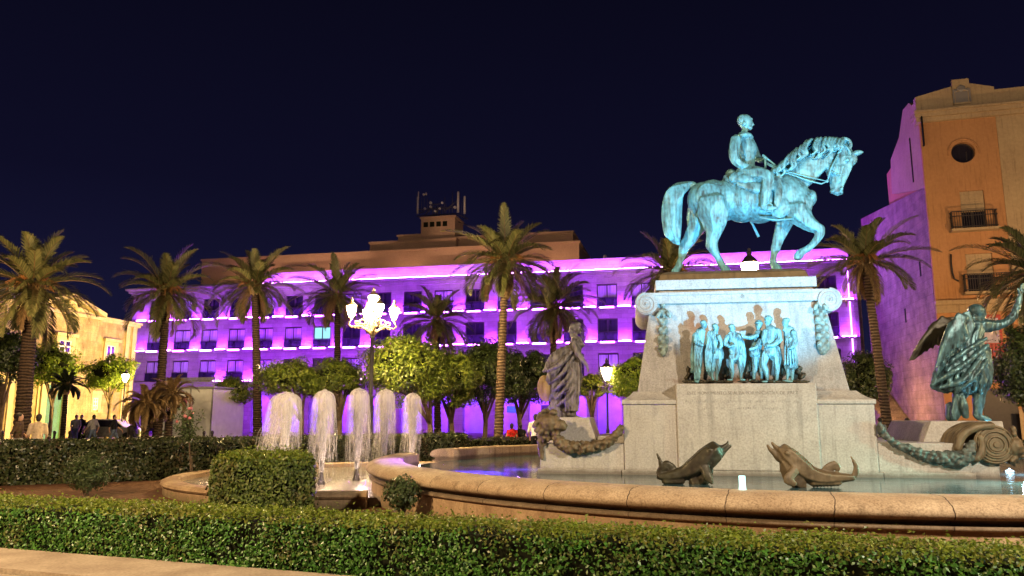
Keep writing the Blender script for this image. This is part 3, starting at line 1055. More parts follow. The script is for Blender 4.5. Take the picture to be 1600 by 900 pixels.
    crest = crom([(640, 342), (690, 296), (740, 250), (790, 213), (850, 200), (905, 200), (950, 210)], 3)
    n = len(crest)
    for i, (x, y) in enumerate(crest):
        s.ell(f(x, y + 10), (16 * k, .09, 14 * k), 1)
        u = i / (n - 1)
        for q in range(2):
            L = r_.uniform(52, 92) * (.75 + .45 * math.sin(u * PI))
            dx = -L * r_.uniform(.35, .95) * (1 - .3 * u)
            yl = -.21 - .06 * q
            w = r_.uniform(8, 16)
            s.chain([(f(x, y - 2, -.04), 8 * k), (f(x + dx * .25 + w * .4, y - 4 + L * .06, yl + .04), 8.5 * k), (f(x + dx * .5, y + L * .42, yl - .05), 8 * k),
                     (f(x + dx * .7 + w, y + L * .72, yl - .06), 7 * k), (f(x + dx * .95, y + L * .95, yl - .03), 5 * k), (f(x + dx * 1.1 - w * .5, y + L * .92, yl), 3 * k)], 1.2)
            s.chain([(f(x, y + 4, .05), 9 * k), (f(x + dx * .5, y + L * .5, .2), 11 * k), (f(x + dx, y + L, .2), 5 * k)])
    s.chain([(f(930, 215, -.05), 14 * k), (f(955, 203, -.07), 13 * k), (f(978, 210, -.08), 11 * k), (f(987, 232, -.08), 10 * k), (f(972, 252, -.09), 9 * k), (f(958, 258, -.1), 5 * k)])
    s.chain([(f(940, 225, -.08), 10 * k), (f(965, 240, -.14), 9 * k), (f(985, 268, -.14), 7 * k), (f(975, 290, -.15), 4 * k)])
    s.build('mane', B, t, voxel=.0135, smooth=2)
    # ---- saddle cloth and tack
    s = Sculpt()
    s.chain([(f(440, 412), 70 * k), (f(540, 412), 70 * k), (f(630, 405), 58 * k)], 1.22)
    s.ell(f(425, 368), (26 * k, .26, 26 * k)).ell(f(632, 352), (20 * k, .20, 22 * k))
    s.chain([(f(640, 400, -.42), 26 * k), (f(648, 460, -.50), 24 * k), (f(640, 515, -.50), 16 * k)], .5)
    s.chain([(f(470, 410, -.42), 22 * k), (f(540, 430, -.50), 30 * k), (f(600, 430, -.50), 26 * k)], .5)
    s.build('saddle', M['bronze_relief'], t, voxel=.02, smooth=3)
    def strap(name, pts, r):
        MB().tube(pts, r, 6).build(name, M['bronze'], t, smooth=True)
    for d in (-1, 1):
        strap('rein', [f(592, 318, d * .16), f(650, 348, d * .20), f(720, 372, d * .26), f(800, 400, d * .24), f(850, 412, d * .2), f(878, 400, d * .15)], .020)
        strap('rein', [f(592, 312, d * .14), f(680, 352, d * .22), f(780, 378, d * .25), f(878, 400, d * .15)], .014)
        MB().ball(f(876, 400, d * .155), .045).build('bit_ring', M['bronze'], t, smooth=True)
        strap('cheek_strap', [f(878, 400, d * .155), f(895, 340, d * .225), f(930, 270, d * .21)], .018)
        strap('cheek_strap', [f(930, 370, d * .19), f(895, 352, d * .23)], .016)
        strap('girth', [f(560, 570, d * .46), f(640, 582, d * .47), f(720, 575, d * .42)], .022)
    strap('noseband', [f(930, 370, -.19), f(978, 365, 0), f(930, 370, .19)], .018)
    # ---- rider
    s = Sculpt()
    s.chain([(f(500, 362), 44 * k), (f(502, 325), 42 * k), (f(500, 285), 45 * k), (f(494, 245), 50 * k), (f(486, 212), 44 * k), (f(484, 190), 30 * k)], 1.15, 8)
    s.ell(f(516, 250), (34 * k, .22, 50 * k)).ell(f(486, 200), (46 * k, .36, 22 * k))
    s.chain([(f(488, 185), 20 * k), (f(492, 160), 18 * k)])
    s.ell(f(494, 122), (32 * k, 28 * k, 39 * k), 3)
    s.ell(f(478, 114), (24 * k, 27 * k, 30 * k)).ell(f(514, 150), (13 * k, 14 * k, 12 * k)).ell(f(520, 110), (9 * k, 16 * k, 6 * k))
    s.chain([(f(524, 118), 4 * k), (f(530, 134), 7 * k)]).ell(f(522, 146), (7 * k, 10 * k, 4 * k))
    for d in (-1, 1):
        s.ell(f(490, 128, d * .145), (8 * k, 5 * k, 11 * k))
        s.ell(f(514, 122, d * .07), 5 * k)
        # thigh, boot, foot
        s.chain([(f(485, 368, d * .22), 46 * k), (f(540, 366, d * .44), 42 * k), (f(590, 374, d * .56), 35 * k), (f(600, 392, d * .58), 33 * k)], .9, 8)
        s.chain([(f(600, 392, d * .58), 32 * k), (f(594, 430, d * .60), 29 * k), (f(586, 470, d * .60), 25 * k), (f(582, 508, d * .60), 19 * k)], .9, 8)
        s.chain([(f(578, 522, d * .60), 17 * k), (f(602, 528, d * .62), 16 * k), (f(635, 524, d * .64), 11 * k)], .8)
    # coat skirt
    for (x, y, rx, rz, yl) in ((465, 385, 50, 34, -.38), (500, 392, 50, 26, -.44), (545, 360, 40, 18, -.47), (465, 385, 50, 34, .38)):
        s.ell(f(x, y, yl), (rx * k, .10, rz * k), ang=-.1)
    # arms
    s.chain([(f(450, 208, -.34), 32 * k), (f(440, 250, -.42), 28 * k), (f(444, 292, -.44), 25 * k), (f(470, 322, -.42), 21 * k), (f(502, 332, -.34), 17 * k)], .95, 8)
    s.ell(f(520, 330, -.30), (17 * k, 12 * k, 13 * k))
    s.chain([(f(505, 208, .34), 30 * k), (f(530, 250, .40), 26 * k), (f(550, 290, .38), 22 * k), (f(578, 300, .25), 17 * k)], .95, 8)
    for q in range(4):
        s.chain([(f(576 + q * 5, 288, .18 - q * .0), 6 * k), (f(588 + q * 4, 298 + q * 4, .12), 6 * k)])
        s.chain([(f(514 + q * 6, 322 + q * 3, -.33), 5 * k), (f(528 + q * 3, 332 + q * 3, -.30), 5 * k)])
    s.build('rider', B, t, voxel=.0145, smooth=5, fold=.006, ff=16, fz=.5, zr=(2.0, 3.3))
    b = MB()
    b.tube([f(574, 276, .05), f(600, 298, .05), f(654, 340, .02)], [.030, .026, .022], 8)
    b.tube([f(586, 284, .06), f(588, 338, .06)], .026, 8)
    b.build('baton', B, t, smooth=True)
    b = MB()
    b.tube([f(500, 560, .42), f(527, 600, .46), f(556, 660, .48)], [.03, .03, .036], 8)
    b.build('scabbard', B, t, smooth=True)
    for d in (-1, 1):
        b = MB()
        b.tube([f(600, 440, d * .66), f(604, 505, d * .66)], .014, 6)
        b.tube([f(590, 538, d * .66), f(590, 510, d * .66), f(604, 500, d * .66), f(620, 510, d * .66), f(620, 540, d * .66), f(590, 541, d * .66)], .016, 6)
        b.build('stirrup', B, t, smooth=True)
    return t


# ================================================================ SIDE STATUES, DOLPHINS
def build_woman():
    YL = 1.55
    base_z = MF.hit(895, 652, .75)[1]
    x0 = MF.hit(895, 652, YL)[0]
    P = MF.w(x0, YL, base_z)
    t = thing('draped_statue', 'grey bronze woman in windblown robes stepping forward on the left end block', 'statue', P, MF.a)
    k = 1 / (3.909 * 68)

    def f(x, y, yl=0.0):
        p = MF.p(830 + x / 3.909, 490 + y / 3.909, YL + yl)
        return Vector((p.x - x0, p.y - YL, p.z - base_z))
    s = Sculpt()
    s.ell(f(276, 92), (26 * k, 25 * k, 31 * k), 3).ell(f(256, 82), (24 * k, 28 * k, 26 * k)).ell(f(285, 66), (22 * k, 24 * k, 14 * k)).ell(f(246, 108), (16 * k, 20 * k, 20 * k))
    s.ell(f(303, 95), (6 * k, 6 * k, 7 * k)).ell(f(293, 114), (12 * k, 12 * k, 9 * k)).ell(f(295, 88, -.07), 5 * k).ell(f(244, 128), (10 * k, 14 * k, 16 * k))
    s.chain([(f(270, 112), 16 * k), (f(274, 140), 17 * k)])
    s.chain([(f(272, 158), 30 * k), (f(280, 190), 38 * k), (f(275, 225), 36 * k), (f(258, 262), 46 * k)], 1.15)
    s.ell(f(305, 190), (18 * k, .12, 20 * k))
    s.chain([(f(252, 262), 48 * k), (f(252, 340), 54 * k), (f(248, 430), 56 * k), (f(242, 510), 50 * k), (f(240, 575), 46 * k), (f(238, 600), 42 * k)], .95)
    s.chain([(f(275, 300), 30 * k), (f(288, 390), 26 * k), (f(276, 480), 24 * k), (f(268, 570), 24 * k)], 1.2)
    s.chain([(f(258, 168, -.14), 22 * k), (f(280, 225, -.24), 19 * k), (f(308, 275, -.26), 16 * k), (f(338, 318, -.24), 12 * k)])
    s.ell(f(344, 330, -.24), (9 * k, 7 * k, 14 * k))
    for q in range(4): s.chain([(f(342 + q * 4, 334, -.26 + q * .025), 5 * k), (f(346 + q * 3, 356, -.25 + q * .02), 4 * k)])
    s.chain([(f(262, 168, .2), 20 * k), (f(215, 215, .3), 18 * k), (f(180, 240, .3), 14 * k)])
    # cloak blowing back
    s.chain([(f(150, 545), 36 * k), (f(160, 600), 42 * k), (f(190, 625), 34 * k), (f(215, 640), 22 * k)], .9)
    s.chain([(f(150, 330, -.1), 40 * k), (f(120, 390, -.1), 34 * k), (f(105, 440, -.05), 20 * k)], .9)
    s.chain([(f(240, 225), 30 * k), (f(195, 245), 46 * k), (f(150, 275), 46 * k), (f(115, 315), 34 * k), (f(78, 352), 12 * k)], .9)
    s.chain([(f(215, 290), 60 * k), (f(165, 340), 58 * k), (f(145, 400), 50 * k), (f(140, 460), 40 * k), (f(120, 510), 26 * k)], .9)
    s.chain([(f(205, 380), 50 * k), (f(185, 460), 44 * k), (f(165, 540), 38 * k), (f(165, 590), 34 * k)], .9)
    s.chain([(f(250, 480), 26 * k), (f(205, 530), 28 * k), (f(150, 560), 22 * k), (f(110, 575), 10 * k)], .8)
    for (a, b_) in (((245, 235), (110, 345)), ((255, 270), (120, 420)), ((262, 310), (140, 470)), ((270, 350), (150, 520)), ((285, 400), (165, 560)), ((230, 250), (90, 350))):
        s.chain([(f(a[0], a[1], -.20), 9 * k), (f((a[0] + b_[0]) / 2 + 6, (a[1] + b_[1]) / 2 + 16, -.27), 12 * k), (f(b_[0], b_[1], -.16), 8 * k)])
    for q in range(5):
        s.chain([(f(225 + q * 16, 300, -.23), 7 * k), (f(220 + q * 18, 440, -.24), 9 * k), (f(212 + q * 18, 590, -.2), 9 * k)])
    s.chain([(f(268, 585), 18 * k), (f(266, 622), 14 * k), (f(280, 632), 13 * k), (f(305, 638), 8 * k)])
    s.chain([(f(225, 600, .1), 16 * k), (f(215, 640, .1), 13 * k), (f(240, 644, .1), 10 * k)])
    s.build('robed_figure', M['bronze_grey'], t, voxel=.017, smooth=2, fold=.02, ff=10, fz=.3, rough=.005, zr=(.05, 2.05))
    s = Sculpt()
    s.ell(f(86, 458, .0), (50 * k, .10, 86 * k), 3, ang=.1).ell(f(92, 458, -.08), (30 * k, .08, 60 * k), 2)
    s.build('shield', M['bronze_ochre_lit'], t, voxel=.02, smooth=3)


def build_winged():
    YL = 1.6
    base_z = MF.hit(1510, 658, .75)[1]
    x0 = MF.hit(1520, 655, YL)[0]
    P = MF.w(x0, YL, base_z)
    t = thing('winged_statue', 'teal bronze winged figure with one arm flung up, on the right end block', 'statue', P, MF.a)
    k = 1 / (2.727 * 72)

    def f(x, y, yl=0.0):
        p = MF.p(1340 + x / 2.727, 430 + y / 2.727, YL + yl)
        return Vector((p.x - x0, p.y - YL, p.z - base_z))
    s = Sculpt()
    s.ell(f(512, 170, .05), (32 * k, 32 * k, 42 * k), 3).ell(f(505, 152, 0), (34 * k, 36 * k, 30 * k)).ell(f(490, 185, 0), (22 * k, 30 * k, 24 * k))
    s.chain([(f(505, 195), 24 * k), (f(495, 222), 34 * k)])
    s.chain([(f(490, 225), 52 * k), (f(480, 270), 62 * k), (f(472, 320), 66 * k), (f(465, 370), 72 * k), (f(468, 430), 82 * k)], .85)
    s.chain([(f(530, 215), 32 * k), (f(580, 215, .1), 24 * k), (f(625, 205, .1), 20 * k), (f(660, 175, .1), 19 * k), (f(680, 130, .1), 15 * k), (f(693, 85, .1), 11 * k)])
    s.ell(f(697, 68, .1), (9 * k, 8 * k, 16 * k))
    for q in range(4): s.chain([(f(694 + q * 4, 60, .08 + q * .02), 4.5 * k), (f(697 + q * 6, 34 + 4 * abs(q - 1.5), .08 + q * .02), 3.5 * k)])
    s.chain([(f(690, 76, .06), 5 * k), (f(683, 58, .04), 4 * k)])
    s.chain([(f(450, 230, .2), 28 * k), (f(430, 280, .3), 22 * k), (f(440, 330, .3), 18 * k)])
    # skirts
    s.chain([(f(440, 380), 70 * k), (f(400, 430), 66 * k), (f(365, 460), 44 * k), (f(325, 472), 18 * k)], .8)
    s.chain([(f(400, 330, -.1), 40 * k), (f(365, 390, -.1), 34 * k), (f(330, 450, -.1), 20 * k)], .7)
    s.chain([(f(520, 330), 50 * k), (f(530, 400), 48 * k), (f(530, 440), 44 * k), (f(527, 470), 36 * k)], .9)
    s.chain([(f(470, 400), 64 * k), (f(458, 445), 54 * k), (f(440, 490), 38 * k), (f(428, 530), 26 * k), (f(420, 575), 26 * k), (f(414, 606), 18 * k)], .8)
    s.chain([(f(448, 520, -.1), 14 * k), (f(452, 560, -.12), 18 * k), (f(462, 600, -.1), 14 * k)])
    s.chain([(f(515, 470), 36 * k), (f(515, 530), 26 * k), (f(510, 580), 20 * k), (f(515, 602), 17 * k), (f(545, 612), 13 * k), (f(565, 616), 8 * k)])
    s.chain([(f(395, 560, .2), 20 * k), (f(390, 605, .2), 15 * k), (f(405, 612, .2), 12 * k)])
    for (a, b_, c) in (((545, 270), (450, 330), (330, 420)), ((555, 300), (440, 390), (320, 465)), ((540, 330), (455, 440), (350, 480)), ((550, 360), (500, 430), (430, 490)), ((420, 300), (370, 360), (330, 440))):
        s.chain([(f(*a, -.26), 9 * k), (f(*b_, -.36), 14 * k), (f(*c, -.22), 9 * k)])
    for q in range(6):
        s.chain([(f(400 + q * 26, 420, -.30), 8 * k), (f(392 + q * 27, 455, -.28), 11 * k), (f(395 + q * 26, 488 + 10 * (q % 2), -.2), 10 * k)])
    s.build('draped_body', M['bronze_teal'], t, voxel=.018, smooth=2, fold=.015, ff=9, fz=.3, rough=.004)
    # wings: thick tapered blades with feather ridges
    for (o, yl, mat, outline) in (('far', .38, M['bronze_dark'], [(430, 175), (360, 182), (320, 200), (296, 225), (300, 240), (262, 280), (235, 325), (222, 362), (240, 362), (280, 330), (325, 300), (370, 285), (410, 260)]),
                                  ('near', -.50, M['bronze_teal'], [(475, 150), (430, 168), (385, 205), (368, 250), (350, 300), (340, 350), (328, 395), (345, 385), (372, 340), (400, 315), (440, 300), (475, 270), (500, 220)])):
        s = Sculpt()
        pl = [f(x, y, yl) for x, y in outline]
        s.poly([(p.x, p.z) for p in pl], pl[0].y - .035, pl[0].y + .035)
        n = 7
        for i in range(n):
            u = i / (n - 1)
            a = outline[1]; e1 = outline[7]; e2 = outline[-2]
            ex_, ey_ = e1[0] * (1 - u) + e2[0] * u, e1[1] * (1 - u) + e2[1] * u
            s.chain([(f(a[0] + 30 * u, a[1] + 14 * u, yl - .04), 12 * k), (f((a[0] + ex_) / 2 - 6, (a[1] + ey_) / 2 - 4, yl - .06), 14 * k), (f(ex_, ey_, yl - .02), 5 * k)], .6)
        s.build('wing', mat, t, voxel=.017, smooth=2, rough=.004)


def build_dolphins():
    def dolph(D, segs, label, mat, base):
        fr = Frame((0, D), 0)
        f = lambda x, y, yl=0: fr.p(950 + x / 2.647, 430 + y / 2.647, yl)
        k = D / (1200 * 2.647)
        o = f(*base)
        t = thing('dolphin_statue', label, 'statue', (o.x, D, .40), 0, 'bronze dolphins in the pool')
        g = lambda x, y, yl=0: f(x, y, yl) - Vector((o.x, 0, .40))
        s = Sculpt()
        for dk, pts in segs:
            s.chain([(g(x, y, (q[3] if len(q) > 3 else 0)), q[2] * k) for q in pts for x, y in [q[:2]]], dk, 8)
        s.build('body', mat, t, voxel=.014, smooth=3, rough=.004)
        return t
    dolph(14.1, [(.9, [(215, 832, 16), (262, 828, 24), (320, 815, 34), (375, 785, 50), (420, 745, 50), (436, 728, 42)]),
                 (.8, [(452, 728, 26), (470, 716, 15), (490, 702, 9), (496, 688, 5)]), (.8, [(455, 742, 24), (480, 728, 12), (506, 706, 7)]),
                 (.6, [(212, 835, 13), (220, 805, 13), (215, 768, 9), (202, 738, 5)]),
                 (.35, [(215, 812, 18), (240, 790, 26), (262, 800, 22), (270, 815, 16)]),
                 (.9, [(400, 800, 40), (395, 840, 34), (360, 858, 30)]), (.9, [(300, 848, 22), (240, 850, 20)]),
                 (.3, [(400, 800, 22, -.16), (415, 835, 20, -.22), (430, 858, 10, -.24)]),
                 (.5, [(420, 722, 8, -.15), (428, 725, 8, -.15)])],
          'dark bronze dolphin raising its beak to the right, left of the pair', M['bronze_dark'], (360, 850))
    dolph(13.5, [(.9, [(1008, 838, 15), (960, 838, 22), (900, 838, 32), (840, 825, 40), (785, 790, 50), (745, 748, 44), (730, 735, 38)]),
                 (.8, [(722, 738, 24), (704, 720, 14), (686, 702, 9), (677, 690, 5)]), (.8, [(718, 758, 24), (692, 740, 14), (672, 722, 10), (660, 704, 6)]),
                 (.6, [(1012, 840, 13), (1026, 812, 14), (1022, 782, 10), (1006, 752, 5)]),
                 (.35, [(890, 818, 18), (915, 796, 22), (940, 786, 18), (950, 800, 14)]),
                 (.9, [(745, 790, 40), (765, 835, 40), (790, 860, 34)]), (.9, [(850, 852, 26), (950, 856, 18)]),
                 (.3, [(770, 810, 22, -.16), (745, 845, 22, -.22), (770, 862, 14, -.22)]),
                 (.5, [(745, 738, 9, -.14), (738, 734, 8, -.14)])],
          'greenish bronze dolphin raising its beak to the left, right of the pair', M['bronze_brown'], (830, 855))


# ================================================================ BASINS, WATER, JETS
BC = (6.3, 18.0)
JC = (-3.2, 19.0)


def build_basins():
    t = thing('fountain_basin', 'large round stone basin with a thick rounded coping round the monument', 'fountain', (*BC, 0))
    prof = [(8.72, .40), (8.72, .70), (8.75, .735), (8.82, .75), (9.05, .755), (9.22, .745), (9.36, .715), (9.45, .665), (9.49, .61), (9.48, .565),
            (9.44, .53), (9.37, .515), (9.33, .505), (9.33, .475), (9.36, .462), (9.405, .455), (9.415, .435), (9.41, .415), (9.39, .405), (9.37, .40), (8.72, .40)]
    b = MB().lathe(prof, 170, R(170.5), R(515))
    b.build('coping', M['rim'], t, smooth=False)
    b = MB().lathe([(8.76, -.05), (8.76, .398), (9.352, .398), (9.352, -.05), (8.76, -.05)], 170, R(170.7), R(514.8))
    b.build('wall', M['basin'], t)
    b = MB().lathe([(8.8, -.05), (8.8, .38), (9.3, .40), (9.34, -.05), (8.8, -.05)], 12, R(155.5), R(170.4))
    b.build('spill_sill', M['basin'], t)
    for o in t.children:
        if o.name.startswith('coping'):
            for p in o.data.polygons: p.use_smooth = len(p.vertices) == 4
    b = MB().prism_z([(BC[0] + 8.74 * math.cos(2 * PI * i / 96), BC[1] + 8.74 * math.sin(2 * PI * i / 96)) for i in range(96)], .05, .45)
    tag(b.build('pool_water', M['water']), kind='structure')
    t = thing('jet_basin', 'low stone basin of the row of water jets, left of the big basin', 'fountain', (*JC, 0))
    prof = [(4.42, .02), (4.42, .27), (4.46, .295), (4.60, .305), (4.72, .295), (4.80, .26), (4.82, .215), (4.79, .18), (4.76, .17), (4.76, -.05), (4.42, -.05), (4.42, .02)]
    b = MB().lathe(prof, 90, R(71), R(277))
    b.build('coping', M['basin'], t, smooth=False)
    b = MB().prism_z([(JC[0] + 4.44 * math.cos(2 * PI * i / 72), JC[1] + 4.44 * math.sin(2 * PI * i / 72)) for i in range(72)], .02, .17)
    tag(b.build('jet_pool_water', M['water_low']), kind='structure')


def build_jets():
    L = ['widest water jet, blown to the left behind the clipped bush', 'tall water jet beside the clipped bush, second of the row', 'tallest water jet in the middle of the row of five',
         'water jet beside the lamp post, fourth of the row', 'narrow water jet farthest right, near the gap in the big basin']
    for i, (px, D, pyt, wide, lean) in enumerate(((441, 16.6, 613, 1.12, -.12), (502, 17.4, 609, .78, -.02), (557, 18.4, 607, .70, .03), (599, 20.0, 608, .72, .0), (643, 22.0, 614, .64, -.03))):
        x = XA(px, D, .3)
        top = W(px, pyt, D).z - .2
        t = thing('water_jet', L[i], 'water jet', (x, D, .17), 0, 'row of water jets')
        b = MB().lathe([(.10, -.1), (.085, .02), (.05, .14), (.042, .26), (.03, .26), (.0, .255)], 14)
        b.build('nozzle', M['iron'], t, smooth=True)
        r_ = random.Random(40 + i)
        b = MB()
        # falling strands: a rounded head, then a curtain that widens and thins out
        RT = .235 * (1.35 if i == 0 else 1)
        for q in range(150):
            a = r_.uniform(0, 2 * PI)
            v = math.sqrt(r_.random())
            rt = RT * v
            z0 = top * (1 - .02 * r_.random()) - (.26 if i == 0 else .42) * v ** 2.4 - (.0 if r_.random() < .5 else r_.uniform(0, top * .5))
            rb = wide * .5 * v * r_.uniform(.8, 1.12)
            zend = 0 if r_.random() < .14 else z0 * r_.uniform(.08, .72)
            pts, rad = [], []
            n = 9
            r0 = r_.uniform(.003, .008)
            for j in range(n):
                u = j / (n - 1)
                z = z0 + (zend - z0) * u
                fu = (top - z) / top
                rr = rt * min(1, .75 + 3 * u) + (rb - rt) * fu ** .9
                w = .014 * math.sin(7 * u + q)
                pts.append((rr * math.cos(a) + lean * wide * 1.6 * fu ** 1.3 + w, rr * math.sin(a) + w, z + .02))
                rad.append(r0 * (1 - .6 * fu) * (.4 if j in (0, n - 1) else 1))
            b.tube(pts, rad, 3, False)
        b.build('falling_water', M['jet'], t, smooth=True)
        b = MB()
        NA, NR = 30, 30
        for sh in (1.0, .74, .46):
            ph = r_.uniform(0, 9)
            vs = []
            for k in range(NR):
                u = k / (NR - 1)
                fu = u ** 1.5
                for j in range(NA):
                    an = 2 * PI * j / NA
                    ir = 1 + .16 * noise.noise((math.cos(an) * 1.6 + ph, math.sin(an) * 1.6, u * 2.2 + ph)) * (.3 + u)
                    v = sh
                    rt = RT * v * math.sqrt(max(0, 1 - (1 - min(1, fu / .11)) ** 2.6))
                    rr = (rt + (wide * .5 * v - RT * v) * max(0, fu - .05) ** .9) * ir
                    top_ = top + (.02 if sh < .6 else 0) + .05 * noise.noise((math.cos(an) * 2 + ph, math.sin(an) * 2, ph)) * (1 - u)
                    vs.append((rr * math.cos(an) + lean * wide * 1.6 * fu ** 1.3, rr * math.sin(an), top_ * (1 - fu) + .01))
            fs = [(k * NA + j, k * NA + (j + 1) % NA, (k + 1) * NA + (j + 1) % NA, (k + 1) * NA + j) for k in range(NR - 1) for j in range(NA)]
            b.add(vs, fs)
        b.build('spray', M['jet_spray'], t, smooth=True)
        b = MB()
        for q in range(260):                                            # loose droplets
            an = r_.uniform(0, 2 * PI); fu = r_.uniform(.05, 1); rr = (RT + (wide * .5 - RT) * fu) * r_.uniform(.7, 1.35)
            b.ball((rr * math.cos(an) + lean * wide * 1.6 * fu, rr * math.sin(an), top * (1 - fu) + .03), r_.uniform(.003, .008))
        o = b.build('droplets', M['jet'], t, smooth=True)
        o['kind'] = 'stuff'
        b = MB()
        for q in range(60):
            a = r_.uniform(0, 2 * PI); rr = .045 * math.sqrt(r_.random())
            pts = [(rr * math.cos(a) * (1 + 2.2 * u) - lean * .3 * (u - 1) * 0, rr * math.sin(a) * (1 + 2.2 * u), .25 + u * (top - .3) * r_.uniform(.8, 1)) for u in (0, .25, .5, .75, 1)]
            b.tube(pts, [.016, .017, .018, .018, .008], 4, False)
        for q in range(90):                                             # splash
            a = r_.uniform(0, 2 * PI); rr = wide * .5 * math.sqrt(r_.random()) * 1.1
            b.ball((rr * math.cos(a) + lean * wide, rr * math.sin(a), r_.uniform(0, .10)), r_.uniform(.006, .016))
        b.build('rising_water', M['jet'], t, smooth=True)
    # little lit spout by the coping, and the pool lamp at the right
    x = XA(1160, 9.75, .8)
    t = thing('lit_spout', 'small pale glowing upright spout behind the coping between the two dolphins', 'spout', (x, 9.75, .45))
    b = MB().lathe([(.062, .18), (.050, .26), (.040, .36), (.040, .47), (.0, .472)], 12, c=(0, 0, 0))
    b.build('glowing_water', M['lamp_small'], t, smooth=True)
    b = MB().lathe([(.05, -.1), (.045, .18), (.0, .181)], 12)
    b.build('nozzle', M['iron'], t, smooth=True)
    p = W(1577, 730, 17.2)
    t = thing('pool_lamp', 'blue white lamp glowing at the water line, right of the lion face', 'lamp', (p.x, p.y, .44))
    MB().lathe([(0, .02), (.08, .02), (.085, .03), (.05, .045), (.02, .05), (.02, .08), (.0, .085)], 16).build('lens', M['lamp_blue'], t, smooth=True)
    MB().lathe([(.13, -.1), (.13, .019), (0, .02)], 16).build('housing', M['iron'], t, smooth=True)

# ================================================================ FOLIAGE
def leaf_cards(C, N, size, asp=.5, jit=.6, fold=True):
    """rhombic leaves at C (n,3) facing roughly N (n,3)"""
    n = len(C)
    N = N + rng.normal(0, jit, (n, 3))
    N /= np.linalg.norm(N, axis=1, keepdims=True) + 1e-9
    A = rng.normal(0, 1, (n, 3))
    T = np.cross(N, A); T /= np.linalg.norm(T, axis=1, keepdims=True) + 1e-9
    B = np.cross(N, T)
    sz = (size * rng.uniform(.65, 1.3, n))[:, None]
    V = np.empty((n, 4, 3))
    V[:, 0] = C - T * sz * .5
    V[:, 1] = C + B * sz * asp * .5 + N * sz * .06
    V[:, 2] = C + T * sz * .5
    V[:, 3] = C - B * sz * asp * .5 + N * sz * .06
    return V


